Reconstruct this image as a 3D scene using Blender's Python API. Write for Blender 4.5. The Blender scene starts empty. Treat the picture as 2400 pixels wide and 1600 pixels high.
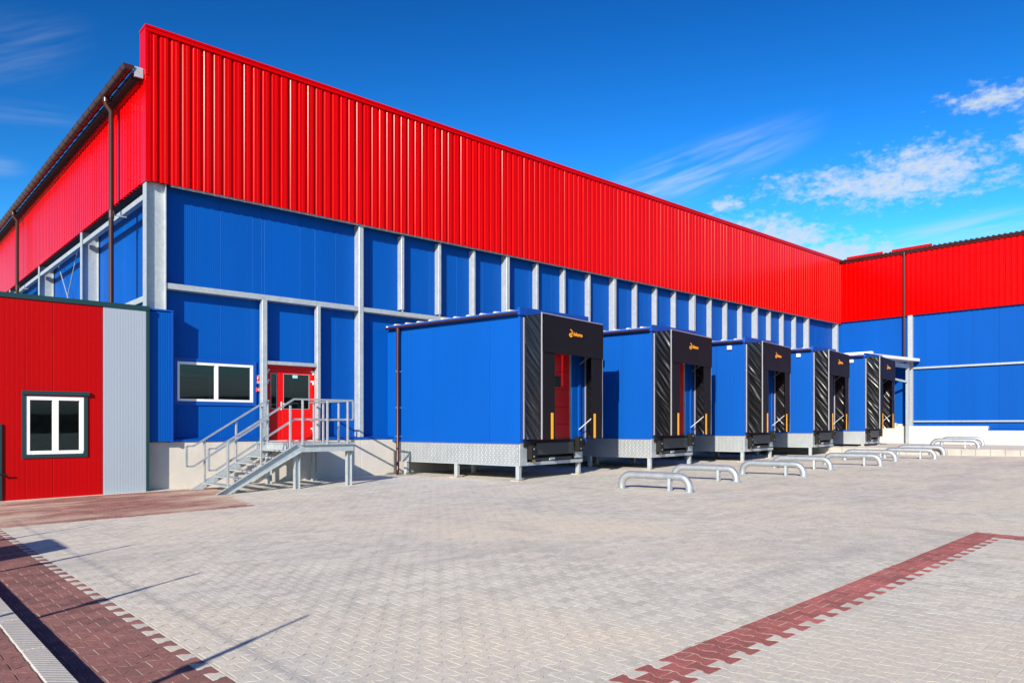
import bpy, bmesh, math, random
import numpy as np
from mathutils import Vector, Matrix

R = math.radians
random.seed(7)
rng = np.random.default_rng(7)
scene = bpy.context.scene
COL = scene.collection

# ------------------------------------------------------------------ camera
CAMH = 1.63
YAW = R(42.2)
cam = bpy.data.cameras.new("camera")
camo = bpy.data.objects.new("camera", cam)
COL.objects.link(camo)
scene.camera = camo
camo.location = (0, 0, CAMH)
camo.rotation_euler = (R(90), 0, -YAW)
cam.sensor_width = 36
cam.lens = 36 * 1735 / 2400
cam.shift_y = 196 / 2400
cam.clip_start = 0.05
cam.clip_end = 4000

# ------------------------------------------------------------------ sun and sky
SUN_EL = R(23.3)
SUN_AZ = R(240.3)           # where the sun stands, clockwise from +Y
SUNDIR = Vector((0.869 * math.cos(SUN_EL), 0.495 * math.cos(SUN_EL), -math.sin(SUN_EL)))
sun = bpy.data.lights.new("sun", 'SUN')
sun.energy = 5.0
sun.angle = R(0.53)
sun.color = (1.0, 0.91, 0.77)
suno = bpy.data.objects.new("sun", sun)
COL.objects.link(suno)
suno.rotation_euler = SUNDIR.to_track_quat('-Z', 'Y').to_euler()
suno.location = (-40, -25, 40)

world = bpy.data.worlds.new("World")
scene.world = world
world.use_nodes = True


SKY_GAIN = 2.5


def build_world():
    nt = world.node_tree
    n, l = nt.nodes, nt.links
    n.clear()
    out = n.new('ShaderNodeOutputWorld')
    bg = n.new('ShaderNodeBackground')
    bg.inputs['Strength'].default_value = 0.085
    sky = n.new('ShaderNodeTexSky')
    sky.sky_type = 'NISHITA'
    sky.sun_disc = False
    sky.sun_elevation = SUN_EL
    sky.sun_rotation = SUN_AZ
    sky.air_density = 1.0
    sky.dust_density = 0.25
    sky.ozone_density = 2.0
    # deep polarised blue: steepen the sky's own colour, the same everywhere
    sc0 = n.new('ShaderNodeVectorMath')
    sc0.operation = 'SCALE'
    sc0.inputs['Scale'].default_value = 1 / 3.0
    sat = n.new('ShaderNodeHueSaturation')
    sat.inputs['Hue'].default_value = 0.487
    sat.inputs['Saturation'].default_value = 1.32
    l.new(sky.outputs[0], sat.inputs['Color'])
    sepc = n.new('ShaderNodeSeparateColor')
    l.new(sat.outputs[0], sepc.inputs[0])
    bbb = n.new('ShaderNodeCombineXYZ')
    for i in range(3):
        l.new(sepc.outputs[2], bbb.inputs[i])
    cool = n.new('ShaderNodeVectorMath')          # no part of the sky warmer than white
    cool.operation = 'MINIMUM'
    l.new(sat.outputs[0], cool.inputs[0])
    l.new(bbb.outputs[0], cool.inputs[1])
    l.new(cool.outputs[0], sc0.inputs[0])
    mn = n.new('ShaderNodeVectorMath')
    mn.operation = 'MINIMUM'
    mn.inputs[1].default_value = (2.2, 2.2, 2.4)
    l.new(sc0.outputs[0], mn.inputs[0])
    gm = n.new('ShaderNodeGamma')
    gm.inputs['Gamma'].default_value = 2.0
    l.new(mn.outputs[0], gm.inputs['Color'])
    hs = n.new('ShaderNodeVectorMath')
    hs.operation = 'SCALE'
    hs.inputs['Scale'].default_value = SKY_GAIN
    l.new(gm.outputs[0], hs.inputs[0])

    tc = n.new('ShaderNodeTexCoord')
    sep = n.new('ShaderNodeSeparateXYZ')
    l.new(tc.outputs['Generated'], sep.inputs[0])

    def math_(op, a, b=None, c=None):
        m = n.new('ShaderNodeMath')
        m.operation = op
        for i, v in enumerate((a, b, c)):
            if v is None:
                continue
            if isinstance(v, (int, float)):
                m.inputs[i].default_value = v
            else:
                l.new(v, m.inputs[i])
        return m.outputs[0]

    az = math_('ARCTAN2', sep.outputs['X'], sep.outputs['Y'])     # clockwise from +Y
    el = math_('ARCSINE', sep.outputs['Z'])

    def blob(az0, el0, wa, we, tilt=0.0):
        """soft ellipse on the sky at a compass bearing, in degrees"""
        da = math_('SUBTRACT', az, R(az0))
        de = math_('SUBTRACT', el, R(el0))
        c, s = math.cos(R(tilt)), math.sin(R(tilt))
        u = math_('ADD', math_('MULTIPLY', da, c), math_('MULTIPLY', de, s))
        v = math_('SUBTRACT', math_('MULTIPLY', de, c), math_('MULTIPLY', da, s))
        u = math_('DIVIDE', u, R(wa))
        v = math_('DIVIDE', v, R(we))
        d = math_('SQRT', math_('ADD', math_('MULTIPLY', u, u), math_('MULTIPLY', v, v)))
        return math_('SUBTRACT', 1.0, d)

    comb = n.new('ShaderNodeCombineXYZ')
    l.new(az, comb.inputs[0])
    l.new(el, comb.inputs[1])

    def noise(scale, sx, sy, detail, rough, rot=0.0, off=0.0):
        mp = n.new('ShaderNodeMapping')
        mp.vector_type = 'TEXTURE'
        mp.inputs['Scale'].default_value = (1 / sx, 1 / sy, 1)
        mp.inputs['Rotation'].default_value = (0, 0, R(rot))
        mp.inputs['Location'].default_value = (off, off * 0.7, 0)
        l.new(comb.outputs[0], mp.inputs[0])
        t = n.new('ShaderNodeTexNoise')
        t.inputs['Scale'].default_value = scale
        t.inputs['Detail'].default_value = detail
        t.inputs['Roughness'].default_value = rough
        l.new(mp.outputs[0], t.inputs[0])
        return t.outputs[0]

    def step(v, a, b):
        m = n.new('ShaderNodeMapRange')
        m.interpolation_type = 'SMOOTHSTEP'
        m.inputs[1].default_value = a
        m.inputs[2].default_value = b
        m.inputs[3].default_value = 0
        m.inputs[4].default_value = 1
        l.new(v, m.inputs[0])
        return m.outputs[0]

    # small lumpy clouds
    lump = math_('ADD', math_('MULTIPLY', noise(38, 1, 1.7, 4, 0.62), 0.62),
                 math_('MULTIPLY', noise(95, 1, 1.6, 3, 0.6, off=3), 0.48))
    masks = None
    for a in CLOUDS:
        b = blob(*a)
        masks = b if masks is None else math_('MAXIMUM', masks, b)
    masks = math_('MAXIMUM', masks, -0.6)
    cov = math_('ADD', math_('MULTIPLY', masks, 0.34), lump)
    cloud = math_('MULTIPLY', step(cov, 0.545, 0.92), 0.93)
    # thin streaked veils
    veil = None
    for (a, rot, amp) in VEILS:
        b = step(blob(*a), 0.0, 0.9)
        fib = noise(14, 0.5, 5, 3, 0.6, rot=rot, off=a[0] * 0.1)
        b = math_('MULTIPLY', math_('MULTIPLY', b, step(fib, 0.30, 0.75)), amp)
        veil = b if veil is None else math_('MAXIMUM', veil, b)
    tot = math_('MINIMUM', math_('MAXIMUM', cloud, veil), 1.0)
    mix = n.new('ShaderNodeMix')
    mix.data_type = 'RGBA'
    l.new(tot, mix.inputs[0])
    l.new(hs.outputs[0], mix.inputs[6])
    mix.inputs[7].default_value = (4.6, 5.4, 6.2, 1)
    l.new(mix.outputs[2], bg.inputs['Color'])
    l.new(bg.outputs[0], out.inputs[0])


# (bearing, elevation, half width, half height, tilt) in degrees
CLOUDS = [(69.0, 16.2, 9.2, 1.7, -4), (71.5, 16.9, 5.4, 1.9, -2), (62.6, 13.4, 5.6, 1.8, -14),
          (66.0, 11.8, 6.5, 1.9, -8), (58.5, 16.0, 1.8, 0.6, 0), (75.6, 20.3, 3.6, 1.0, -4), (77.6, 17.9, 2.4, 1.2, 20)]
VEILS = [((55.8, 18.3, 11.0, 2.4, 15), 15, 0.55), ((72.5, 12.4, 9.0, 1.5, 6), 6, 0.62),
         ((8.5, 23.0, 5.5, 2.6, 24), 24, 0.13), ((7.2, 16.0, 2.4, 0.9, 5), 5, 0.22), ((9.0, 19.3, 6.0, 1.0, 5), 5, 0.10), ((66, 10.5, 9, 2.2, 0), 3, 0.35)]
build_world()

scene.view_settings.view_transform = 'Standard'
scene.view_settings.look = 'None'
scene.view_settings.gamma = 1.0
scene.view_settings.exposure = 0.70
scene.render.engine = 'CYCLES'
scene.cycles.max_bounces = 4
scene.cycles.use_denoising = True


# ------------------------------------------------------------------ materials
def mat(name, color, rough=0.5, metal=0.0, spec=0.5, bump=None, var=None, coat=0.0, stripes=None, grime=None,
        island=0.0, speck=None):
    m = bpy.data.materials.new(name)
    m.use_nodes = True
    nt = m.node_tree
    n, l = nt.nodes, nt.links
    b = n['Principled BSDF']
    b.inputs['Roughness'].default_value = rough
    b.inputs['Metallic'].default_value = metal
    b.inputs['Specular IOR Level'].default_value = spec
    b.inputs['Coat Weight'].default_value = coat
    b.inputs['Coat Roughness'].default_value = 0.08
    b.inputs['Base Color'].default_value = (*color, 1)
    tc = n.new('ShaderNodeTexCoord')
    col = None

    def rgb(c):
        x = n.new('ShaderNodeRGB')
        x.outputs[0].default_value = (*c, 1)
        return x.outputs[0]

    def mixc(f, a, c, blend='MIX'):
        x = n.new('ShaderNodeMix')
        x.data_type = 'RGBA'
        x.blend_type = blend
        if isinstance(f, float):
            x.inputs[0].default_value = f
        else:
            l.new(f, x.inputs[0])
        l.new(a, x.inputs[6])
        l.new(c, x.inputs[7])
        return x.outputs[2]

    def noise(scale, detail=3, rough_=0.55, vec=None, stretch=None):
        t = n.new('ShaderNodeTexNoise')
        t.inputs['Scale'].default_value = scale
        t.inputs['Detail'].default_value = detail
        t.inputs['Roughness'].default_value = rough_
        src = vec or tc.outputs['Object']
        if stretch:
            mp = n.new('ShaderNodeMapping')
            mp.inputs['Scale'].default_value = stretch
            l.new(src, mp.inputs[0])
            src = mp.outputs[0]
        l.new(src, t.inputs[0])
        return t.outputs[0]

    def ramp(f, a, c):
        r = n.new('ShaderNodeMapRange')
        r.inputs[1].default_value = a
        r.inputs[2].default_value = c
        l.new(f, r.inputs[0])
        return r.outputs[0]

    col = rgb(color)
    geo = n.new('ShaderNodeNewGeometry')
    if var:                                    # (other colour, scale, lo, hi, stretch)
        oc, sc, lo, hi, st = var
        col = mixc(ramp(noise(sc, vec=geo.outputs['Position'], stretch=st), lo, hi), col, rgb(oc))
    if island:
        r = n.new('ShaderNodeMapRange')
        r.inputs[3].default_value = 1 - island
        r.inputs[4].default_value = 1 + island
        l.new(geo.outputs['Random Per Island'], r.inputs[0])
        oi = n.new('ShaderNodeObjectInfo')
        add = n.new('ShaderNodeMath')
        add.operation = 'MULTIPLY_ADD'
        l.new(oi.outputs['Random'], add.inputs[0])
        add.inputs[1].default_value = island
        l.new(r.outputs[0], add.inputs[2])
        sub = n.new('ShaderNodeMath')
        sub.operation = 'SUBTRACT'
        l.new(add.outputs[0], sub.inputs[0])
        sub.inputs[1].default_value = island * 0.5
        cc = n.new('ShaderNodeCombineColor')
        for i in range(3):
            l.new(sub.outputs[0], cc.inputs[i])
        col = mixc(1.0, col, cc.outputs[0], 'MULTIPLY')
    if grime:                                  # list of (colour, scale, lo, hi, stretch)
        for (gc, sc, lo, hi, st) in grime:
            col = mixc(ramp(noise(sc, 4, 0.65, vec=geo.outputs['Position'], stretch=st), lo, hi), col, rgb(gc))
    if speck:                                  # (scale, amount): grain of the stone
        r = n.new('ShaderNodeMapRange')
        r.inputs[1].default_value = 0.3
        r.inputs[2].default_value = 0.7
        r.inputs[3].default_value = 1 - speck[1]
        r.inputs[4].default_value = 1 + speck[1]
        l.new(noise(speck[0], 3, 0.75, vec=geo.outputs['Position'], stretch=speck[2]), r.inputs[0])
        cc = n.new('ShaderNodeCombineColor')
        for i in range(3):
            l.new(r.outputs[0], cc.inputs[i])
        col = mixc(1.0, col, cc.outputs[0], 'MULTIPLY')
    l.new(col, b.inputs['Base Color'])
    hgt = None
    if bump:                                   # (scale, strength, distance, stretch)
        hgt = noise(bump[0], 2, 0.6, vec=geo.outputs['Position'], stretch=bump[3])
    if stripes:                                # (period, strength): fine upright micro ribs
        sep = n.new('ShaderNodeSeparateXYZ')
        l.new(tc.outputs['Object'], sep.inputs[0])
        a = n.new('ShaderNodeMath')
        a.operation = 'ADD'
        l.new(sep.outputs[0], a.inputs[0])
        l.new(sep.outputs[1], a.inputs[1])
        a2 = n.new('ShaderNodeMath')
        a2.operation = 'PINGPONG'
        l.new(a.outputs[0], a2.inputs[0])
        a2.inputs[1].default_value = stripes[0] / 2
        r = n.new('ShaderNodeMapRange')
        r.interpolation_type = 'SMOOTHSTEP'
        r.inputs[1].default_value = stripes[0] * 0.05
        r.inputs[2].default_value = stripes[0] * 0.2
        l.new(a2.outputs[0], r.inputs[0])
        hgt2 = r.outputs[0]
        bp = n.new('ShaderNodeBump')
        bp.inputs['Strength'].default_value = stripes[1]
        bp.inputs['Distance'].default_value = stripes[2]
        l.new(hgt2, bp.inputs['Height'])
        nrm = bp.outputs[0]
        if hgt is not None:
            bp2 = n.new('ShaderNodeBump')
            bp2.inputs['Strength'].default_value = bump[1]
            bp2.inputs['Distance'].default_value = bump[2]
            l.new(hgt, bp2.inputs['Height'])
            l.new(nrm, bp2.inputs['Normal'])
            nrm = bp2.outputs[0]
        l.new(nrm, b.inputs['Normal'])
    elif hgt is not None:
        bp = n.new('ShaderNodeBump')
        bp.inputs['Strength'].default_value = bump[1]
        bp.inputs['Distance'].default_value = bump[2]
        l.new(hgt, bp.inputs['Height'])
        l.new(bp.outputs[0], b.inputs['Normal'])
    return m


def glass(name, tint=(0.62, 0.74, 0.74)):
    m = bpy.data.materials.new(name)
    m.use_nodes = True
    nt = m.node_tree
    n, l = nt.nodes, nt.links
    n.remove(n['Principled BSDF'])
    out = n['Material Output']
    tr = n.new('ShaderNodeBsdfTransparent')
    tr.inputs[0].default_value = (*tint, 1)
    gl = n.new('ShaderNodeBsdfGlossy')
    gl.inputs['Roughness'].default_value = 0.015
    gl.inputs['Color'].default_value = (0.55, 0.68, 0.75, 1)
    fr = n.new('ShaderNodeFresnel')
    fr.inputs[0].default_value = 1.6
    mx = n.new('ShaderNodeMixShader')
    l.new(fr.outputs[0], mx.inputs[0])
    l.new(tr.outputs[0], mx.inputs[1])
    l.new(gl.outputs[0], mx.inputs[2])
    l.new(mx.outputs[0], out.inputs[0])
    return m


M = {}
M['red'] = mat('red_painted_sheet', (0.50, 0.0, 0.0), rough=0.22, spec=0.50, coat=0.0, bump=(3.0, 0.08, 0.01, (1, 1, 0.2)),
               var=((0.44, 0.0, 0.0), 0.8, 0.35, 0.75, (1, 1, 0.25)))
M['red'].node_tree.nodes['Principled BSDF'].inputs['IOR'].default_value = 1.28
M['red'].node_tree.nodes['Principled BSDF'].inputs['Specular Tint'].default_value = (1, 0.62, 0.58, 1)
M['redpanel'] = mat('red_wall_panel', (0.38, 0.0, 0.001), rough=0.5, spec=0.12, stripes=(0.09, 0.5, 0.0025),
                    var=((0.33, 0.0, 0.001), 0.7, 0.3, 0.8, (1, 1, 0.15)))
M['reddoor'] = mat('red_door_paint', (0.60, 0.0, 0.0), rough=0.45, spec=0.3, bump=(6, 0.05, 0.01, None))
M['reddock'] = mat('red_dock_door', (0.52, 0.006, 0.01), rough=0.45)
M['blue'] = mat('blue_wall_panel', (0.0, 0.071, 0.35), rough=0.5, island=0.05, spec=0.10, stripes=(0.055, 0.9, 0.003),
                bump=(1.3, 0.10, 0.02, (1, 1, 0.3)), var=((0.0, 0.061, 0.305), 0.6, 0.35, 0.75, (1, 1, 0.12)))
M['bluetrim'] = mat('blue_trim', (0.0, 0.060, 0.33), rough=0.45, spec=0.3, bump=(4, 0.06, 0.01, None))
M['silver'] = mat('silver_wall_panel', (0.30, 0.355, 0.42), rough=0.5, stripes=(0.06, 0.7, 0.002),
                  var=((0.27, 0.32, 0.38), 0.7, 0.3, 0.8, (1, 1, 0.15)))
M['green'] = mat('dark_green_trim', (0.006, 0.035, 0.04), rough=0.4)
M['galv'] = mat('galvanised_steel', (0.43, 0.47, 0.49), rough=0.48, metal=0.35, bump=(30, 0.15, 0.004, None),
                var=((0.33, 0.375, 0.405), 9, 0.3, 0.75, None), grime=[((0.53, 0.555, 0.565), 2.5, 0.55, 0.8, (1, 1, 0.4))])
M['galvtube'] = mat('galvanised_tube', (0.48, 0.51, 0.53), rough=0.34, metal=0.65, bump=(25, 0.12, 0.003, None),
                    var=((0.36, 0.39, 0.42), 6, 0.35, 0.75, None))
M['galvdull'] = mat('dull_galvanised_plate', (0.36, 0.39, 0.41), rough=0.5, metal=0.5, var=((0.31, 0.34, 0.36), 3, 0.35, 0.75, None))
M['brown'] = mat('brown_gutter', (0.040, 0.012, 0.009), rough=0.32, spec=0.4)
M['white'] = mat('white_frame', (0.70, 0.70, 0.69), rough=0.4)
M['offwhite'] = mat('off_white_metal', (0.52, 0.48, 0.40), rough=0.5, var=((0.55, 0.48, 0.36), 6, 0.5, 0.8, None))
M['black'] = mat('black_vinyl', (0.003, 0.003, 0.0035), rough=0.30, spec=0.6, bump=(9, 0.15, 0.01, None))
M['blackflap'] = mat('black_rubber_flap', (0.0035, 0.003, 0.0042), rough=0.6, spec=0.25, bump=(2, 0.3, 0.03, None))
M['rubber'] = mat('black_rubber', (0.006, 0.006, 0.007), rough=0.75, spec=0.3)
M['alu'] = mat('aluminium_edge', (0.42, 0.41, 0.43), rough=0.4, metal=0.5)
M['yellow'] = mat('yellow_marker', (0.80, 0.36, 0.01), rough=0.5)
M['orange'] = mat('orange_print', (0.85, 0.33, 0.01), rough=0.5)
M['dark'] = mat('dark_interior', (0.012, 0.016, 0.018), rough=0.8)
M['room'] = mat('room_wall', (0.30, 0.34, 0.33), rough=0.9)
M['darksteel'] = mat('dark_leveller_steel', (0.014, 0.022, 0.026), rough=0.5)
M['concrete'] = mat('concrete_plinth', (0.52, 0.49, 0.445), rough=0.85, bump=(14, 0.35, 0.01, None),
                    var=((0.44, 0.415, 0.375), 1.6, 0.35, 0.75, (1, 1, 0.5)),
                    grime=[((0.44, 0.38, 0.30), 4, 0.62, 0.85, (1, 1, 0.3)), ((0.58, 0.555, 0.51), 7, 0.62, 0.8, None)])
M['block'] = mat('white_concrete_block', (0.54, 0.52, 0.48), rough=0.85, bump=(14, 0.3, 0.01, None),
                 var=((0.47, 0.45, 0.41), 1.3, 0.35, 0.75, None))
M['kerb'] = mat('kerb_concrete', (0.44, 0.42, 0.39), rough=0.85, bump=(30, 0.4, 0.006, None), stripes=(0.06, 0.8, 0.004),
                var=((0.37, 0.35, 0.32), 3, 0.35, 0.75, None))
M['edging'] = mat('edging_concrete', (0.36, 0.34, 0.305), rough=0.9, bump=(20, 0.3, 0.01, None), var=((0.28, 0.27, 0.245), 1.8, 0.35, 0.75, None))
M['pink'] = mat('pale_sill', (0.62, 0.56, 0.52), rough=0.6)
M['foot'] = mat('rusty_foot_plate', (0.42, 0.37, 0.29), rough=0.8, var=((0.30, 0.20, 0.12), 12, 0.5, 0.75, None))
M['glass'] = glass('window_glass')
M['exit'] = mat('pale_teal_plate', (0.30, 0.62, 0.62), rough=0.4)
DUST = (0.60, 0.535, 0.44)
M['sand'] = mat('joint_sand', (0.60, 0.55, 0.475), rough=0.95, bump=(160, 0.5, 0.004, None),
                var=((0.54, 0.50, 0.43), 1.2, 0.35, 0.7, None),
                grime=[((0.36, 0.335, 0.30), 30, 0.58, 0.72, None)])
M['paver'] = mat('grey_paver', (0.525, 0.50, 0.44), rough=0.9, speck=(28, 0.16, None), bump=(140, 0.45, 0.003, None), island=0.12,
                 var=((0.48, 0.46, 0.415), 0.55, 0.4, 0.65, None),
                 grime=[(DUST, 0.27, 0.46, 0.64, (1, 0.7, 1)), ((0.40, 0.38, 0.355), 0.5, 0.54, 0.72, (0.35, 1.6, 1)), ((0.56, 0.51, 0.45), 2.2, 0.55, 0.72, None),
                        ((0.36, 0.34, 0.32), 1.1, 0.60, 0.80, (1, 0.35, 1))])
M['redpaver'] = mat('red_paver', (0.27, 0.115, 0.10), rough=0.9, speck=(45, 0.42, (1, 2.2, 1)), bump=(140, 0.6, 0.004, None), island=0.20,
                    var=((0.19, 0.085, 0.076), 3.0, 0.35, 0.7, None),
                    grime=[((0.40, 0.28, 0.22), 0.5, 0.60, 0.78, None), ((0.10, 0.075, 0.07), 5, 0.66, 0.80, None)])
M['bandpaver'] = mat('brick_red_paver', (0.36, 0.105, 0.095), rough=0.9, speck=(60, 0.30, None), bump=(140, 0.6, 0.004, None), island=0.22,
                     var=((0.26, 0.085, 0.075), 4.0, 0.35, 0.7, None), grime=[((0.42, 0.20, 0.17), 2.0, 0.6, 0.8, None)])
M['redwalk'] = mat('dusty_red_paver', (0.33, 0.15, 0.125), rough=0.92, speck=(30, 0.3, None), bump=(140, 0.6, 0.004, None), island=0.16,
                   var=((0.22, 0.085, 0.07), 3.0, 0.35, 0.7, None),
                   grime=[((0.54, 0.43, 0.34), 0.9, 0.44, 0.66, (0.4, 1, 1))])
M['soil'] = mat('dry_grass_hill', (0.07, 0.06, 0.035), rough=0.95, bump=(0.4, 0.8, 1.0, None),
                var=((0.03, 0.035, 0.018), 0.12, 0.4, 0.6, None))
M['signred'] = mat('sign_red', (0.55, 0.01, 0.01), rough=0.4)
M['roofsheet'] = mat('dark_roof_sheet', (0.05, 0.012, 0.016), rough=0.4)


# ------------------------------------------------------------------ mesh helpers
class MB:
    def __init__(s):
        s.v, s.f = [], []

    def add(s, v, f):
        k = len(s.v)
        s.v += [tuple(p) for p in v]
        s.f += [tuple(i + k for i in q) for q in f]
        return s

    def box(s, x0, x1, y0, y1, z0, z1):
        x0, x1 = min(x0, x1), max(x0, x1)
        y0, y1 = min(y0, y1), max(y0, y1)
        z0, z1 = min(z0, z1), max(z0, z1)
        v = [(x0, y0, z0), (x1, y0, z0), (x1, y1, z0), (x0, y1, z0), (x0, y0, z1), (x1, y0, z1), (x1, y1, z1), (x0, y1, z1)]
        f = [(0, 3, 2, 1), (4, 5, 6, 7), (0, 1, 5, 4), (1, 2, 6, 5), (2, 3, 7, 6), (3, 0, 4, 7)]
        return s.add(v, f)

    def bbox(s, x0, x1, y0, y1, z0, z1, b=0.008):
        """box with chamfered edges all round (24 vertices)"""
        V, F = [], []
        idx = {}
        for sx in (0, 1):
            for sy in (0, 1):
                for sz in (0, 1):
                    c = ((x0, x1)[sx], (y0, y1)[sy], (z0, z1)[sz])
                    d = ((b, -b)[sx], (b, -b)[sy], (b, -b)[sz])
                    for ax in range(3):
                        p = [c[i] + (0 if i == ax else d[i]) for i in range(3)]
                        idx[(sx, sy, sz, ax)] = len(V)
                        V.append(tuple(p))
        for ax in range(3):
            o = [i for i in range(3) if i != ax]
            for sd in (0, 1):
                q = []
                for (a, bb) in ((0, 0), (1, 0), (1, 1), (0, 1)):
                    k = [0, 0, 0]
                    k[ax] = sd
                    k[o[0]] = a
                    k[o[1]] = bb
                    q.append(idx[(k[0], k[1], k[2], ax)])
                F.append(tuple(q))
        for e in range(3):
            o = [i for i in range(3) if i != e]
            for a in (0, 1):
                for bb in (0, 1):
                    k0, k1 = [0] * 3, [0] * 3
                    k0[o[0]] = k1[o[0]] = a
                    k0[o[1]] = k1[o[1]] = bb
                    k1[e] = 1
                    F.append((idx[(*k0, o[0])], idx[(*k1, o[0])], idx[(*k1, o[1])], idx[(*k0, o[1])]))
        for sx in (0, 1):
            for sy in (0, 1):
                for sz in (0, 1):
                    F.append(tuple(idx[(sx, sy, sz, a)] for a in range(3)))
        return s.add(V, F)

    def prism(s, poly, axis, a, b):
        """polygon (2D) extruded along axis from a to b. axis x: poly=(y,z); y: (x,z); z: (x,y)"""
        n = len(poly)

        def P(p, t):
            return {'x': (t, p[0], p[1]), 'y': (p[0], t, p[1]), 'z': (p[0], p[1], t)}[axis]
        v = [P(p, a) for p in poly] + [P(p, b) for p in poly]
        f = [tuple(range(n))[::-1], tuple(range(n, 2 * n))]
        f += [(i, (i + 1) % n, n + (i + 1) % n, n + i) for i in range(n)]
        return s.add(v, f)

    def bar(s, a, b, w, h):
        """rectangular bar from a to b; w sideways, h upward"""
        a, b = Vector(a), Vector(b)
        d = (b - a).normalized()
        up = Vector((0, 0, 1)) if abs(d.z) < 0.95 else Vector((0, 1, 0))
        sd = d.cross(up).normalized()
        u = sd.cross(d).normalized()
        v = []
        for p in (a, b):
            for (i, j) in ((-1, -1), (1, -1), (1, 1), (-1, 1)):
                v.append(p + sd * (w / 2 * i) + u * (h / 2 * j))
        return s.add(v, [(0, 1, 2, 3), (7, 6, 5, 4), (0, 4, 5, 1), (1, 5, 6, 2), (2, 6, 7, 3), (3, 7, 4, 0)])

    def tube(s, path, r, n=12, cap=True):
        path = [Vector(p) for p in path]
        rings = []
        prev = None
        for i, p in enumerate(path):
            if i == 0:
                d = path[1] - p
            elif i == len(path) - 1:
                d = p - path[i - 1]
            else:
                d = (path[i + 1] - p).normalized() + (p - path[i - 1]).normalized()
            d.normalize()
            if prev is None:
                up = Vector((0, 0, 1)) if abs(d.z) < 0.9 else Vector((1, 0, 0))
                a = d.cross(up).normalized()
            else:
                a = (prev - d * prev.dot(d)).normalized()
            prev = a
            b = d.cross(a)
            rings.append([p + a * (r * math.cos(2 * math.pi * k / n)) + b * (r * math.sin(2 * math.pi * k / n)) for k in range(n)])
        v = [q for ring in rings for q in ring]
        f = []
        for i in range(len(path) - 1):
            for k in range(n):
                f.append((i * n + k, i * n + (k + 1) % n, (i + 1) * n + (k + 1) % n, (i + 1) * n + k))
        if cap:
            f.append(tuple(range(n))[::-1])
            f.append(tuple(range((len(path) - 1) * n, len(path) * n)))
        return s.add(v, f)

    def mesh(s, name, m, off=(0, 0, 0), smooth=False):
        me = bpy.data.meshes.new(name)
        me.from_pydata([(p[0] - off[0], p[1] - off[1], p[2] - off[2]) for p in s.v], [], s.f)
        bm = bmesh.new()
        bm.from_mesh(me)
        bmesh.ops.recalc_face_normals(bm, faces=bm.faces)
        bm.to_mesh(me)
        bm.free()
        me.materials.append(m)
        if smooth:
            for p in me.polygons:
                p.use_smooth = True
        return me


OFF = {}


def link(name, data, parent=None, loc=None, rot=None):
    o = bpy.data.objects.new(name, data)
    COL.objects.link(o)
    if parent is not None:
        o.parent = parent
    if loc is not None:
        o.location = loc
    if rot is not None:
        o.rotation_euler = rot
    OFF[o.name] = OFF.get(parent.name, Vector((0, 0, 0))) if parent is not None else Vector((0, 0, 0))
    return o


def part(name, mb, m, parent, smooth=False, local=False):
    """one mesh under its thing; vertices given in world space unless local"""
    off = (0, 0, 0) if local else OFF[parent.name]
    me = mb.mesh(name, M[m] if isinstance(m, str) else m, off, smooth)
    o = link(name, me, parent)
    if smooth:
        auto_smooth(me)
    return o


def auto_smooth(me, ang=40):
    bm = bmesh.new()
    bm.from_mesh(me)
    for e in bm.edges:
        if len(e.link_faces) == 2 and e.calc_face_angle(0) > R(ang):
            e.smooth = False
    bm.to_mesh(me)
    bm.free()


def tag(o, label=None, cat=None, group=None, kind=None):
    if label:
        o['label'] = label
    if cat:
        o['category'] = cat
    if group:
        o['group'] = group
    if kind:
        o['kind'] = kind
    return o


def thing(name, label, cat, loc=(0, 0, 0), rz=0.0, group=None):
    o = bpy.data.objects.new(name, None)
    COL.objects.link(o)
    o.empty_display_size = 0.3
    o.location = loc
    o.rotation_euler = (0, 0, rz)
    OFF[o.name] = Vector(loc)
    return tag(o, label, cat, group)


def solo(name, mb, m, label, cat, loc=None, group=None, smooth=False):
    loc = loc or tuple(np.mean(np.array(mb.v), axis=0))
    me = mb.mesh(name, M[m], loc, smooth)
    o = link(name, me, None, loc)
    if smooth:
        auto_smooth(me)
    return tag(o, label, cat, group)


def shared(name, me, parent, world, rot=None):
    off = OFF[parent.name]
    return link(name, me, parent, (world[0] - off[0], world[1] - off[1], world[2] - off[2]), rot)


# ------------------------------------------------------------------ ground
SL = 0.0122
XB = 1.86                    # left edge of the grey field


def gz(x):
    return SL * max(0.0, min(x, 60.0) - XB)


def gzv(x):
    return SL * np.clip(np.minimum(x, 60.0) - XB, 0, None)


def build_ground():
    xs = [-400, -120, -40, -10, 0.95, XB, 5, 10, 20, 30, 40, 50, 60, 120, 400]
    ys = [-400, -120, -40, -10, 0, 5, 10, 15, 20, 30, 60, 120, 400]
    mb = MB()
    v = [(x, y, gz(x) - 0.003) for y in ys for x in xs]
    n = len(xs)
    f = [(j * n + i, j * n + i + 1, (j + 1) * n + i + 1, (j + 1) * n + i) for j in range(len(ys) - 1) for i in range(n - 1)]
    mb.add(v, f)
    me = mb.mesh("ground", M['sand'])
    o = link("ground", me)
    return tag(o, kind='structure')


GROUND = build_ground()

PL, PW, PN = 0.2, 0.165, 0.107          # dog-bone paver: length, end width, waist width
PITCH = (PW + PN) / 2


def bone():
    g = 0.0026
    a, h, w = PL / 2 - g, PW / 2 - g, PN / 2 - g
    x1, x2 = 0.0325, 0.0675
    up = [(-a, h), (-x2, h), (-x1, w), (x1, w), (x2, h), (a, h)]
    return up[::-1] + [(x, -y) for (x, y) in up]          # clockwise -> fixed below


BONE = [(x, y) for (x, y) in bone()]


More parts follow.
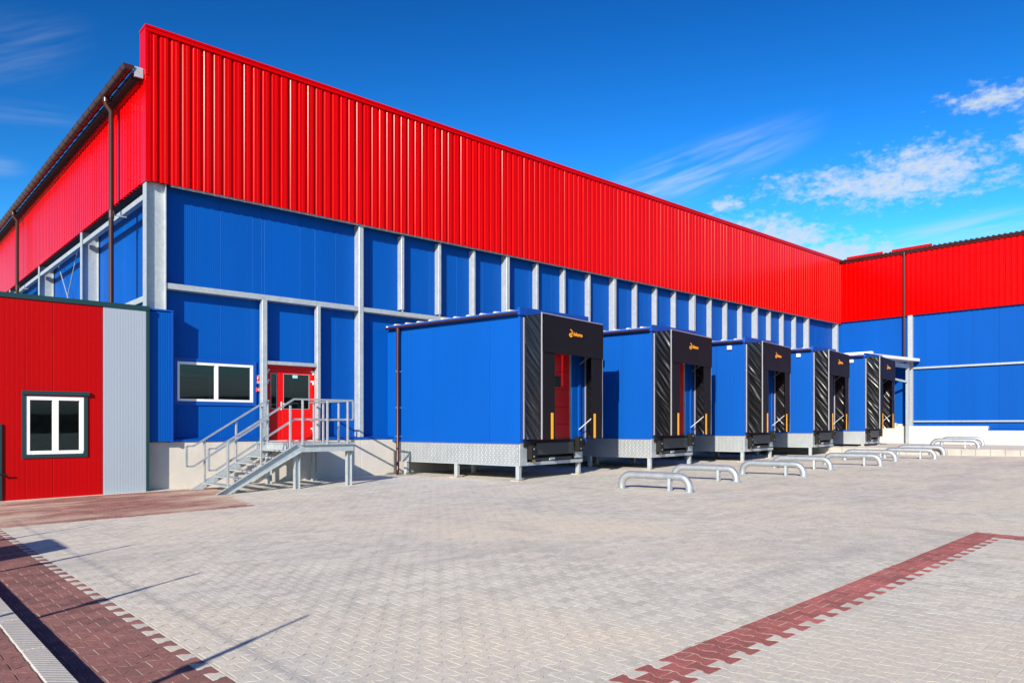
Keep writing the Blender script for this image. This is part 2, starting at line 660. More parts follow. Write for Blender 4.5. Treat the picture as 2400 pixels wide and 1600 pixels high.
def area(p):
    return 0.5 * sum(p[i][0] * p[(i + 1) % len(p)][1] - p[(i + 1) % len(p)][0] * p[i][1] for i in range(len(p)))


if area(BONE) < 0:
    BONE = BONE[::-1]


def clip(poly, a, b, c):
    """keep the side a*x+b*y+c >= 0"""
    out = []
    for i in range(len(poly)):
        p, q = poly[i], poly[(i + 1) % len(poly)]
        dp, dq = a * p[0] + b * p[1] + c, a * q[0] + b * q[1] + c
        if dp >= 0:
            out.append(p)
        if (dp >= 0) != (dq >= 0):
            t = dp / (dp - dq)
            out.append((p[0] + (q[0] - p[0]) * t, p[1] + (q[1] - p[1]) * t))
    return out


CS, SN = math.cos(YAW), math.sin(YAW)


def view(x, y):
    """depth along the lens axis and sideways offset"""
    return x * SN + y * CS, x * CS - y * SN


def seen(x, y, far):
    d, s = view(x, y)
    return 1.6 < d < far and abs(s) < 0.72 * d + 1.2


def chamfer(poly, dz, base, ch=0.0028):
    """top polygon drawn in by a small chamfer; returns vertices (2 rings) and faces"""
    n = len(poly)
    cx = sum(p[0] for p in poly) / n
    cy = sum(p[1] for p in poly) / n
    inner = []
    for i in range(n):
        p0, p1, p2 = poly[i - 1], poly[i], poly[(i + 1) % n]
        e1 = (p1[0] - p0[0], p1[1] - p0[1])
        e2 = (p2[0] - p1[0], p2[1] - p1[1])
        l1 = math.hypot(*e1) or 1e-9
        l2 = math.hypot(*e2) or 1e-9
        n1 = (-e1[1] / l1, e1[0] / l1)
        n2 = (-e2[1] / l2, e2[0] / l2)
        bx, by = n1[0] + n2[0], n1[1] + n2[1]
        k = bx * n1[0] + by * n1[1]
        if k < 0.2:
            k = 0.2
        inner.append((p1[0] + bx / k * ch, p1[1] + by / k * ch))
    v = [(x, y, dz) for (x, y) in inner] + [(x, y, dz - base) for (x, y) in poly]
    f = [tuple(range(n))] + [(n + i, n + (i + 1) % n, (i + 1) % n, i) for i in range(n)]
    return v, f


BAND_A = R(2.0)
BAND_O = (3.60, 3.06)
BAND_X1 = 11.9


def band_local(x, y):
    dx, dy = x - BAND_O[0], y - BAND_O[1]
    c, s = math.cos(BAND_A), math.sin(BAND_A)
    return dx * c + dy * s, -dx * s + dy * c


def band_world(u, w):
    c, s = math.cos(BAND_A), math.sin(BAND_A)
    return BAND_O[0] + u * c - w * s, BAND_O[1] + u * s + w * c


def walk_edge(y):
    return 6.05 + (y - 14.15) * 0.24


def in_walk(x, y):
    return y > 14.12 and x < walk_edge(y)


def build_pavers():
    pieces = []      # (key, material, polygon in world xy, whole?, x, y, angle, z0)
    FAR = 30.0

    def lay(x, y, ang, poly, m, whole, z0):
        c, s = math.cos(ang), math.sin(ang)
        w = [(x + p[0] * c - p[1] * s, y + p[0] * s + p[1] * c) for p in poly]
        pieces.append([m, w, whole, x, y, ang, z0])

    # grey field, stones lie along X, straight cut at XB and along the red band
    r0 = 0
    for j in range(-20, 140):
        y = 0.05 + j * PITCH
        if y > 19.3:
            break
        sh = 0.5 * (j % 2)
        for i in range(-1, 190):
            x = XB + 0.03 + (i + sh) * PL
            if not seen(x, y, FAR):
                continue
            u, w = band_local(x, y)
            if u < BAND_X1 - BAND_O[0] + 0.2 and w < -0.2:
                continue
            if in_walk(x + 0.1, y):
                continue
            if x > 31.5 + (15.5 - y) * 0.29:
                continue
            poly = BONE
            whole = True
            if x - PL / 2 < XB:
                poly = clip(poly, 1, 0, (x - XB - 0.003))
                whole = False
            c, s = math.cos(BAND_A), math.sin(BAND_A)
            if w < 0.12 and u < BAND_X1 - BAND_O[0] + 0.12:
                if u > BAND_X1 - BAND_O[0] - 0.12 and w < -0.1:
                    poly = clip(poly, c, s, u - (BAND_X1 - BAND_O[0]) - 0.003)
                elif w < 0.12:
                    poly = clip(poly, -s, c, w - 0.003)
                whole = False
            if len(poly) < 3 or area(poly) < 0.0012:
                continue
            lay(x, y, 0, poly, 'paver', whole, None)
    # left red field: runs up to XB, odd rows end on a grey half stone
    for j in range(-20, 140):
        y = 0.11 + j * PITCH
        if y > 14.1:
            break
        for i in range(0, 40):
            x = XB - 0.1 - i * PL - (0.1 if j % 2 else 0)
            if x < 0.96 or not seen(x, y, FAR):
                continue
            edge = x - 0.1 < 1.063
            pl = clip(BONE, 1, 0, x - 1.063) if edge else BONE
            if len(pl) > 2 and area(pl) > 0.001:
                lay(x, y, 0, pl, 'redpaver', not edge, None)
        if j % 2 and seen(XB, y, FAR):
            lay(XB, y, 0, clip(BONE, -1, 0, -0.002), 'paver', False, None)
    # raised pavement left of the kerb
    for j in range(-20, 140):
        y = 0.11 + j * PITCH
        for i in range(0, 26):
            x = 0.80 - i * PL + (0.1 if j % 2 else 0)
            if not seen(x, y, 14):
                continue
            lay(x, y, 0, clip(BONE, -1, 0, 0.905 - x) if x > 0.82 else BONE, 'redpaver', x < 0.82, 0.085)
    # dusty red walk before the annex
    for j in range(0, 40):
        y = 14.2 + j * PITCH
        if y > 18.9:
            break
        for i in range(-24, 40):
            x = XB + 0.03 + (i + 0.5 * (j % 2)) * PL
            if not seen(x, y, 32) or not in_walk(x + 0.1, y):
                continue
            lay(x, y, 0, BONE, 'redwalk', True, None)
    # bay on the right: stones lie across the band; red band of two stones, then grey
    U1 = BAND_X1 - BAND_O[0]
    for i in range(-22, 80):
        u = (i + 0.5) * PITCH
        if u > U1 - 0.05:
            break
        for k in range(0, 40):
            w = -PL / 2 - k * PL + (PL / 2 if i % 2 else 0)
            x, y = band_world(u, w)
            if not seen(x, y, FAR):
                continue
            poly = BONE
            whole = True
            if i % 2 and k == 0:
                poly = clip(BONE, -1, 0, -0.002)
                whole = False
            red = k < 2 or u > U1 - 0.40
            if u < 0.50 and k == 0 and i % 2:
                red = False
            lay(x, y, BAND_A + math.pi / 2, poly, 'bandpaver' if red else 'paver', whole, None)

    # the 300 that show largest become stones of their own, the rest one mass per colour
    for p in pieces:
        d, s = view(p[3], p[4])
        inside = 4.55 < d and abs(s) < 0.70 * d
        p.append(d if inside and p[2] else 1e6 + d)
    order = sorted(range(len(pieces)), key=lambda i: pieces[i][7])
    single = set(order[:300])
    me = {}
    for mname in ('paver', 'redpaver', 'bandpaver', 'redwalk'):
        v, f = chamfer(BONE, 0.0, 0.0016)
        m_ = bpy.data.meshes.new(mname)
        m_.from_pydata(v, [], f)
        m_.materials.append(M[mname])
        me[mname] = m_
    acc = {}
    for i, p in enumerate(pieces):
        m, w, whole, x, y, ang, z0, _ = p
        z = (gz(x) if z0 is None else z0) + random.uniform(-0.0010, 0.0012)
        tx, ty = random.gauss(0, 0.004), random.gauss(0, 0.004)
        if i in single:
            link("paver", me[m], GROUND, (x, y, z), (tx, ty + (-SL if x > XB and z0 is None else 0), ang))
            continue
        V, F = acc.setdefault(m, ([], []))
        k = len(V)
        if area(w) < 0:
            w = w[::-1]
        far = view(x, y)[0] > 8.5
        if far:
            mx, my = sum(q_[0] for q_ in w) / len(w), sum(q_[1] for q_ in w) / len(w)
            w = [(mx + (q_[0] - mx) * 1.012, my + (q_[1] - my) * 1.012) for q_ in w]
        v, f = chamfer(w, 0.0, 0.0008 if far else 0.0016, 0.0018 if far else 0.0028)
        sl = SL if (x > XB and z0 is None) else 0.0
        V += [(a, b, z + c + (a - x) * (sl - ty) + (b - y) * tx) for (a, b, c) in v]
        F += [tuple(q + k for q in g) for g in f]
    for m, (V, F) in acc.items():
        me_ = bpy.data.meshes.new("pavers")
        me_.from_pydata(V, [], F)
        me_.materials.append(M[m])
        o = link({'paver': "grey_pavers", 'redpaver': "red_pavers", 'bandpaver': "brick_red_pavers", 'redwalk': "dusty_red_pavers"}[m], me_, GROUND)
        tag(o, kind='stuff')


build_pavers()


def build_kerb():
    t = thing("kerb", "pale ribbed concrete kerb along the raised red pavement", "kerb", (0.985, 6, 0))
    for k in range(16):
        y = 1.0 + k * 1.0
        part("kerb_stone", MB().bbox(0.91, 1.06, y + 0.003, y + 0.997, -0.02, 0.092, 0.006), 'kerb', t)
    mb = MB()
    mb.box(-6, 0.905, -4, 17, -0.01, 0.079)
    o = link("raised_pavement", mb.mesh("raised_pavement", M['sand']))
    tag(o, kind='structure')


build_kerb()

# terrace with its edge stones in front of the wing
TZ = 0.65
K0, K1 = Vector((31.9, 17.3, 0)), Vector((37.0, 0.0, 0))


def build_terrace():
    mb = MB()
    a, b = K0, K1
    pts = [(a.x + 0.12, a.y), (a.x + 0.12, 19.3), (43.6, 19.3), (43.6, -6), (b.x + 1.9, -6), (b.x + 0.12, b.y)]
    mb.prism(pts, 'z', 0.2, TZ - 0.006)
    o = link("terrace", mb.mesh("terrace", M['sand']))
    tag(o, kind='structure')
    t = thing("terrace_edging", "low pale concrete block edging of the raised terrace by the wing", "kerb", (K0.x, K0.y, gz(K0.x)))
    d = (b - a)
    n = int(d.length / 0.5)
    d.normalize()
    s = Vector((d.y, -d.x, 0))
    for k in range(n):
        p, q = a + d * (k * 0.5 + 0.006), a + d * (k * 0.5 + 0.494)
        h = TZ + random.uniform(-0.012, 0.008)
        w = 0.14
        o_ = random.uniform(-0.008, 0.008)
        poly = [(p.x + s.x * o_, p.y + s.y * o_), (q.x + s.x * o_, q.y + s.y * o_), (q.x - s.x * w, q.y - s.y * w), (p.x - s.x * w, p.y - s.y * w)]
        part("edging_block", MB().prism(poly, 'z', gz(p.x) - 0.05, h), 'edging', t)


build_terrace()


def build_hill():
    mb = MB()
    n = 90
    v, f = [], []
    for i in range(n + 1):
        x = -260 + i * 6.0
        h = 6.5 + 2.2 * math.sin(i * 0.23) + 1.3 * math.sin(i * 0.71 + 1) + random.uniform(-0.5, 0.5)
        for (dy, k) in ((0, -0.1), (-8, 0.45), (-20, 1.0), (-60, 1.15), (-90, -0.1)):
            v.append((x, -95 + dy + 6 * math.sin(i * 0.11), h * k))
    for i in range(n):
        for k in range(4):
            f.append((i * 5 + k, (i + 1) * 5 + k, (i + 1) * 5 + k + 1, i * 5 + k + 1))
    mb.add(v, f)
    o = link("hill", mb.mesh("hill", M['soil'], smooth=True))
    tag(o, kind='structure')


build_hill()

# ------------------------------------------------------------------ cladding sheets
P_ = 0.26


def sheet_mesh(name, h, ribs=4, m='red', depth=0.062, seed=0):
    """trapezoid sheet, width along +x, face towards -y, crowns at y=0"""
    prof = []
    r = random.Random(seed + 5)
    for k in range(ribs):
        x = k * P_
        a, c = r.uniform(-0.007, 0.007), r.uniform(-0.0015, 0.002)
        prof += [(x, 0), (x + 0.072, c), (x + 0.078, 0.004 + c), (x + 0.084, c), (x + 0.156, 0), (x + 0.172, depth), (x + 0.216 + a * .6, depth), (x + 0.243, 0.0085 + a * .25), (x + 0.2505, 0.0012), (x + 0.2565, 0.0)]
    prof.append((ribs * P_ + 0.004, 0))
    n = len(prof)
    t = 0.0025
    v = []
    for z in (0, h):
        v += [(x, y, z) for (x, y) in prof]
        v += [(x, y + t, z) for (x, y) in prof]
    f = []
    for i in range(n - 1):
        f.append((i, i + 1, 2 * n + i + 1, 2 * n + i))
        f.append((n + i + 1, n + i, 3 * n + i, 3 * n + i + 1))
        f.append((i + 1, i, n + i, n + i + 1))
        f.append((2 * n + i, 2 * n + i + 1, 3 * n + i + 1, 3 * n + i))
    me = bpy.data.meshes.new(name)
    me.from_pydata(v, [], f)
    me.materials.append(M[m])
    return me


def panel_run(parent, name, x0, x1, plane, z0, z1, axis, m, width=1.12, gap=0.007, holes=(), thick=0.1, start=None):
    """upright sandwich panels; axis 'x': wall faces -y at y=plane; axis 'y': wall faces -x at x=plane"""
    cache = {}
    e = [x0]
    k = (start if start is not None else x0) + width
    while k < x1 - 0.15:
        if k > x0 + 0.15:
            e.append(k)
        k += width
    e.append(x1)
    for a, b in zip(e[:-1], e[1:]):
        rects = [(a + gap / 2, b - gap / 2, z0, z1)]
        for (h0, h1, g0, g1) in holes:
            nxt = []
            for (p, q, r, s) in rects:
                if h1 <= p or h0 >= q or g1 <= r or g0 >= s:
                    nxt.append((p, q, r, s))
                    continue
                if h0 > p:
                    nxt.append((p, h0, r, s))
                if h1 < q:
                    nxt.append((h1, q, r, s))
                pp, qq = max(p, h0), min(q, h1)
                if g0 > r:
                    nxt.append((pp, qq, r, g0))
                if g1 < s:
                    nxt.append((pp, qq, g1, s))
            rects = nxt
        for (p, q, r, s) in rects:
            if q - p < 0.03 or s - r < 0.03:
                continue
            key = (round(q - p, 3), round(s - r, 3))
            if key not in cache:
                mb = MB()
                if axis == 'x':
                    mb.bbox(0, q - p, 0, thick, 0, s - r, 0.004)
                else:
                    mb.bbox(0, thick, 0, q - p, 0, s - r, 0.004)
                cache[key] = mb.mesh(name, M[m])
            pos = (p, plane + random.uniform(-0.0015, 0.0015), r) if axis == 'x' else (plane + random.uniform(-0.0015, 0.0015), p, r)
            shared(name, cache[key], parent, pos)


# ------------------------------------------------------------------ main warehouse
X0, YF = 5.475, 19.25
XE = 43.5
YW = 19.62
ZB, ZT = 7.58, 11.33
COLS = [11.56, 17.43, 23.24, 28.83, 34.3, 39.8]


def build_main():
    t = thing("warehouse", "long warehouse with red ribbed parapet above blue wall panels behind the docks", "building",
              (X0, YF, 0))
    # red front sheets
    mes = [sheet_mesh("cladding_sheet", ZT - 0.14 - ZB, seed=q) for q in range(6)]
    x = X0 + 0.10
    while x < XE - 0.2:
        shared("cladding_sheet", random.choice(mes), t, (x, YF + random.uniform(0, 0.002), ZB), (0, 0, R(random.uniform(-0.25, 0.25))))
        x += 4 * P_
    part("parapet_core", MB().box(X0 + 0.09, XE + 0.3, YF + 0.055, YF + 0.40, ZB + 0.03, ZT - 0.05), 'red', t)
    mb = MB()
    mb.box(X0 - 0.025, XE + 0.02, YF - 0.05, YF + 0.43, ZT - 0.055, ZT)
    mb.box(X0 - 0.02, XE + 0.02, YF - 0.035, YF + 0.0, ZT - 0.145, ZT - 0.057)
    part("parapet_flashing", mb, 'red', t)
    mb = MB()
    mb.box(X0 - 0.004, X0 + 0.11, YF - 0.012, YF + 0.41, ZB - 0.02, ZT - 0.058)
    mb.box(X0 - 0.014, X0 + 0.055, YF - 0.026, YF + 0.42, 10.12, ZT - 0.058)
    part("corner_flashing", mb, 'red', t)
    # left side sheets
    zl = 10.02
    mes2 = [sheet_mesh("cladding_sheet", zl - ZB, seed=q + 20) for q in range(5)]
    y = YF + 0.42
    while y < 47:
        shared("cladding_sheet", random.choice(mes2), t, (X0, y + 4 * P_, ZB), (0, 0, -math.pi / 2))
        y += 4 * P_
    part("side_core", MB().box(X0 + 0.06, X0 + 0.35, YF + 0.45, 47, ZB + 0.03, zl - 0.01), 'red', t)
    part("eaves_fascia", MB().box(X0 - 0.06, X0 + 0.05, YF + 0.44, 47, 9.99, 10.09), 'red', t)
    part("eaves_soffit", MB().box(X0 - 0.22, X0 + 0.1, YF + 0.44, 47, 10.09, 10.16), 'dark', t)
    rf = part("roof", MB().box(X0 - 0.2, XE + 6, YF + 0.44, 60, 10.17, 10.27), 'roofsheet', t)
    # gutter on the left eaves with straps
    gx, gr, gzt = X0 - 0.36, 0.125, 10.30
    prof = [(gx - gr * math.cos(a), gzt - 0.02 - gr * math.sin(a)) for a in np.linspace(0, math.pi, 11)]
    prof2 = [(gx - (gr - 0.012) * math.cos(a), gzt - 0.02 - (gr - 0.012) * math.sin(a)) for a in np.linspace(math.pi, 0, 11)]
    g = part("gutter", MB().prism(prof + prof2, 'y', YF + 0.08, 47), 'brown', t, smooth=True)
    part("gutter_end", MB().prism(prof, 'y', YF + 0.065, YF + 0.085), 'brown', g)
    po = [(gx - (gr + 0.01) * math.cos(a), gzt - 0.02 - (gr + 0.01) * math.sin(a)) for a in np.linspace(0, math.pi, 9)]
    pi_ = [(gx - (gr + 0.001) * math.cos(a), gzt - 0.02 - (gr + 0.001) * math.sin(a)) for a in np.linspace(math.pi, 0, 9)]
    mb = MB().prism(po + pi_, 'y', 0, 0.03)
    mb.box(gx + gr, X0 - 0.05, 0.0, 0.03, gzt - 0.05, gzt - 0.03)
    gm = mb.mesh("gutter_strap", M['brown'])
    y = YF + 0.35
    while y < 46:
        shared("gutter_strap", gm, t, (0, y, 0))
        y += 0.62
    part("gutter_stop_end", MB().box(X0 - 0.22, X0 - 0.03, YF + 0.10, YF + 0.16, 10.05, 10.29), 'galv', t)
    for (py, zb) in ((21.45, 4.4), (35.4, 4.4)):
        mb = MB()
        mb.tube([(gx + 0.02, py, 10.2), (gx + 0.02, py, 10.0), (X0 - 0.22, py, 9.85), (X0 - 0.22, py, zb)], 0.062, 14)
        mb.tube([(X0 - 0.22, py, 7.25), (X0 - 0.22, py, 7.05)], 0.072, 14)
        mb.tube([(gx + 0.02, py, 10.22), (gx + 0.02, py, 10.05)], 0.085, 14)
        p = part("downpipe", mb, 'brown', t, smooth=True)
        part("pipe_bracket", MB().box(X0 - 0.2, X0 + 0.15, py - 0.015, py + 0.015, 7.13, 7.16), 'galv', p)
    # soffit behind the sheets
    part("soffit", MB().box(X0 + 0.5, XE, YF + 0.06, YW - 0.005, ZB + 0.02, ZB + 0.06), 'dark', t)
    part("soffit_angle", MB().box(X0 + 0.6, XE, YF + 0.06, YF + 0.10, ZB - 0.035, ZB + 0.015), 'galv', t)
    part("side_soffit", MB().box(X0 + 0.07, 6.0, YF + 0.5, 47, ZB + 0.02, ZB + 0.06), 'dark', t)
    # blue panels
    win = (6.32, 8.285, 2.247, 3.25)
    door = (8.62, 10.12, 1.152, 3.283)
    panel_run(t, "wall_panel", X0 + 0.5, XE + 0.2, YW, 1.27, 7.95, 'x', 'blue', 1.125, holes=(win, door), start=6.28)
    panel_run(t, "wall_panel", YW + 0.12, 47, 6.0, 1.2, 7.95, 'y', 'blue', 1.12)
    mb = MB()
    mb.prism([(YF + 0.10, 1.27), (YF + 0.10, 1.215), (YW + 0.05, 1.215), (YW + 0.05, 1.31), (YW - 0.004, 1.31)], 'x', 5.8, 8.60)
    mb.prism([(YF + 0.10, 1.27), (YF + 0.10, 1.215), (YW + 0.05, 1.215), (YW + 0.05, 1.31), (YW - 0.004, 1.31)], 'x', 10.14, XE)
    part("base_flashing", mb, 'bluetrim', t)
    for (a, b) in ((5.2, 8.3), (8.3, 11.5), (11.5, 16.0), (16.0, 22.0), (22.0, 28.0), (28.0, 34.0), (34.0, XE)):
        part("plinth_panel", MB().bbox(a + 0.004, b - 0.004, YF + 0.13, YF + 0.5, -0.3, 1.213, 0.006), 'concrete', t)
    part("plinth_side", MB().box(5.6, 6.2, YF + 0.51, 47, -0.3, 1.2), 'concrete', t)
    # columns
    def hcol(name, cx, y0, y1, z0, z1):
        mb = MB()
        yc = (y0 + y1) / 2
        mb.box(cx, cx + 0.018, y0, y1, z0, z1)
        mb.box(cx + 0.452, cx + 0.47, y0, y1, z0, z1)
        mb.box(cx + 0.018, cx + 0.452, yc - 0.007, yc + 0.007, z0, z1)
        part("column", mb, 'galv', t)
    hcol("column", 5.50, YF + 0.07, YF + 0.33, 1.22, ZB + 0.02)
    for yc in (25.9, 32.5, 39.0):
        hcol("column", 5.50, yc - 0.11, yc + 0.11, 1.2, ZB + 0.02)
    for cx in COLS:
        mb = MB().bbox(cx - 0.155, cx + 0.0, YF + 0.09, YW - 0.004, 1.275, ZB + 0.01, 0.008)
        part("column", mb, 'galv', t)
    part("column", MB().bbox(XE - 0.28, XE - 0.08, YF + 0.08, YW - 0.004, 1.3, ZB + 0.01, 0.008), 'galv', t)
    # left side girts and bracing
    for (z0, z1) in ((7.20, 7.33), (4.68, 4.82)):
        for (a, b) in ((YF + 0.32, 25.78), (26.02, 32.38), (32.62, 38.88), (39.12, 46)):
            mb = MB()
            mb.box(5.53, 5.542, a, b, z0, z1)
            mb.box(5.542, 5.66, a, b, z1 - 0.012, z1)
            mb.box(5.542, 5.66, a, b, z0, z0 + 0.012)
            part("girt", mb, 'galv', t)
    for (a, b) in (((5.78, 26.0, 3.2), (5.78, 32.4, 9.0)), ((5.80, 26.0, 9.0), (5.80, 32.4, 3.2))):
        part("brace_rod", MB().tube([a, b], 0.014, 6), 'galv', t)
    # front girts
    yg = YF + 0.10
    def girt(x0, x1, z0, z1):
        mb = MB()
        mb.box(x0, x1, yg, yg + 0.012, z0, z1)
        mb.box(x0, x1, yg + 0.012, YW - 0.006, z1 - 0.01, z1)
        mb.box(x0, x1, yg + 0.012, YW - 0.006, z0, z0 + 0.01)
        part("girt", mb, 'galv', t)
    girt(5.972, COLS[0] - 0.157, 5.02, 5.16)
    girt(COLS[0] + 0.002, COLS[1] - 0.157, 5.02, 5.15)
    girt(8.58, 10.045, 3.285, 3.38)
    for (a, b) in ((8.432, 8.575), (10.05, 10.16)):
        part("door_post", MB().bbox(a, b, YF + 0.09, YF + 0.26, 1.225, 5.018, 0.006), 'galv', t)
    # mullions, three to a bay
    for c0, c1 in zip(COLS[:-1], COLS[1:]):
        for k in range(1, 4):
            mx = c0 + (c1 - c0 - 0.12) * k / 4 - 0.01
            zb = 5.23 if c0 == COLS[0] else 4.2
            part("mullion", MB().bbox(mx - 0.05, mx + 0.05, YF + 0.14, YW - 0.004, zb, ZB - 0.05, 0.005), 'galv', t)
            if c0 == COLS[0]:
                part("mullion_clip", MB().box(mx - 0.03, mx + 0.03, YF + 0.16, YF + 0.17, 5.155, 5.30), 'galv', t)
    # window
    w = part("window", window_frame(win, YW), 'white', t)
    for (a, b) in ((win[0] + 0.055, 7.257), (7.348, win[1] - 0.065)):
        part("pane", MB().box(a, b, YW + 0.02, YW + 0.026, win[2] + 0.06, win[3] - 0.065), 'glass', w)
    mb = MB()
    x0, x1, z0, z1 = win
    for (a, b, c, d) in ((x0 - 0.09, x1 + 0.09, z1 + 0.002, z1 + 0.10), (x0 - 0.09, x1 + 0.09, z0 - 0.10, z0 - 0.002),
                         (x0 - 0.09, x0 - 0.002, z0 - 0.002, z1 + 0.002), (x1 + 0.002, x1 + 0.09, z0 - 0.002, z1 + 0.002)):
        mb.box(a, b, YW - 0.035, YW + 0.03, c, d)
    part("window_trim", mb, 'bluetrim', t)
    room = MB()
    ax, bx, by = 5.6, 8.4, YW + 3.2
    room.add([(ax, YW + .1, 1.3), (bx, YW + .1, 1.3), (bx, by, 1.3), (ax, by, 1.3), (ax, YW + .1, 3.9), (bx, YW + .1, 3.9), (bx, by, 3.9), (ax, by, 3.9)],
             [(0, 1, 2, 3), (4, 5, 6, 7), (1, 2, 6, 5), (2, 3, 7, 6), (3, 0, 4, 7)])
    part("room", room, 'room', t)
    fr = MB()
    fx, fz = 7.0, 1.85
    for (a, b, c, d) in ((0, 1.3, 0, .07), (0, 1.3, 1.23, 1.3), (0, .07, .07, 1.23), (1.23, 1.3, .07, 1.23), (.07, 1.23, .5, .56), (.33, .39, .07, .5)):
        fr.box(fx + a, fx + b, by - .06, by - .02, fz + c, fz + d)
    part("inner_window_frame", fr, 'white', t)
    part("inner_window_pane", MB().box(fx + .07, fx + 1.23, by - .018, by - .01, fz + .07, fz + 1.23), 'dark', t)
    build_door(t, door)
    return t


def window_frame(win, yw, w=0.065):
    x0, x1, z0, z1 = win
    mb = MB()
    y0, y1 = yw - 0.03, yw + 0.06
    mb.box(x0, x1, y0, y1, z1 - w, z1)
    mb.box(x0, x1, y0, y1, z0, z0 + w * 0.9)
    xm = (x0 + x1) / 2
    for (a, b) in ((x0, x0 + w * 0.85), (xm - w * 0.7, xm + w * 0.7), (x1 - w, x1)):
        mb.box(a, b, y0, y1, z0 + w * 0.9, z1 - w)
    return mb


def build_door(t, d):
    x0, x1, z0, z1 = d
    y0, y1 = YW - 0.07, YW + 0.06
    mb = MB()
    mb.box(x0, x1, y0, y1, z1 - 0.075, z1)
    mb.box(x0, x0 + 0.06, y0, y1, z0, z1 - 0.075)
    mb.box(x1 - 0.06, x1, y0, y1, z0, z1 - 0.075)
    fr = part("door", mb, 'reddoor', t)
    # narrow fixed leaf and wide leaf, each a frame with a pane
    def leaf(a, b, zs, pa, pb, yy, name):
        mb = MB()
        zt = z1 - 0.08
        pz0, pz1 = zs, zt - 0.14
        mb.box(a, b, yy, yy + 0.05, z0 + 0.01, pz0)
        mb.box(a, b, yy, yy + 0.05, pz1, zt)
        mb.box(a, pa, yy, yy + 0.05, pz0, pz1)
        mb.box(pb, b, yy, yy + 0.05, pz0, pz1)
        l_ = part(name, mb, 'reddoor', fr)
        part("pane", MB().box(pa, pb, yy + 0.02, yy + 0.026, pz0, pz1), 'glass', fr)
        bead = MB()
        for (p, q, r, s) in ((pa, pb, pz0, pz0 + .012), (pa, pb, pz1 - .012, pz1), (pa, pa + .012, pz0 + .012, pz1 - .012), (pb - .012, pb, pz0 + .012, pz1 - .012)):
            bead.box(p, q, yy - .004, yy + .019, r, s)
        part("glazing_bead", bead, 'alu', fr)
    yy = y0 + 0.02
    leaf(x0 + 0.064, x0 + 0.425, z0 + 0.93, x0 + 0.15, x0 + 0.33, yy, "fixed_leaf")
    leaf(x0 + 0.432, x1 - 0.064, z0 + 0.93, x0 + 0.52, x1 - 0.20, yy, "door_leaf")
    part("kick_panel", MB().bbox(x0 + 0.49, x1 - 0.2, yy - 0.006, yy - 0.001, z0 + 0.12, z0 + 0.86, 0.003), 'reddoor', fr)
    for hz in (1.98, 1.70, 0.36):
        mb = MB()
        mb.box(x1 - 0.155, x1 - 0.07, yy - 0.03, yy - 0.003, z0 + hz, z0 + hz + 0.045)
        mb.box(x1 - 0.105, x1 - 0.065, yy - 0.03, yy - 0.003, z0 + hz - 0.07, z0 + hz - 0.002)
        part("hinge", mb, 'white', fr)
        mb = MB()
        mb.box(x0 + 0.02, x0 + 0.07, yy - 0.045, yy - 0.003, z0 + hz - 0.07, z0 + hz - 0.01)
        mb.box(x0 + 0.055, x0 + 0.10, yy - 0.045, yy - 0.003, z0 + hz - 0.008, z0 + hz + 0.04)
        part("hinge", mb, 'white', fr)
    mb = MB()
    mb.box(x0 + 0.44, x0 + 0.475, yy - 0.012, yy - 0.001, z0 + 0.9, z0 + 1.13)
    mb.box(x0 + 0.45, x0 + 0.57, yy - 0.06, yy - 0.04, z0 + 1.06, z0 + 1.085)
    mb.box(x0 + 0.45, x0 + 0.465, yy - 0.06, yy - 0.012, z0 + 1.06, z0 + 1.085)
    part("handle", mb, 'white', fr)
    part("exit_plate", MB().box(x0 + 0.80, x0 + 0.95, yy + 0.012, yy + 0.016, z1 - 0.33, z1 - 0.24), 'exit', fr)
    room = MB()
    ax, bx, by, za, zb_ = x0 - 0.1, x1 + 0.3, YW + 4, 1.15, 3.8
    room.add([(ax, YW + .1, za), (bx, YW + .1, za), (bx, by, za), (ax, by, za), (ax, YW + .1, zb_), (bx, YW + .1, zb_), (bx, by, zb_), (ax, by, zb_)],
             [(0, 1, 2, 3), (4, 5, 6, 7), (1, 2, 6, 5), (2, 3, 7, 6), (3, 0, 4, 7)])
    part("hall", room, 'room', t)
    part("threshold", MB().bbox(x0 - 0.02, x1 + 0.02, YF + 0.05, YW + 0.05, z0 - 0.03, z0 - 0.003, 0.004), 'galv', t)


MAIN = build_main()


# blue boxed-in bay between the annex and the warehouse wall
def build_bay():
    t = thing("corner_bay", "narrow blue panelled bay on concrete between the red annex and the window", "bay", (5.7, 19.2, 0))
    part("wall_panel", MB().bbox(5.05, 6.085, 19.20, 19.375, 1.225, 4.40, 0.004), 'blue', t)
    part("corner_trim", MB().box(6.03, 6.094, 19.192, YW - 0.004, 1.2, 4.42), 'bluetrim', t)
    part("cap", MB().box(5.05, 6.10, 19.185, YW - 0.004, 4.425, 4.465), 'bluetrim', t)


build_bay()


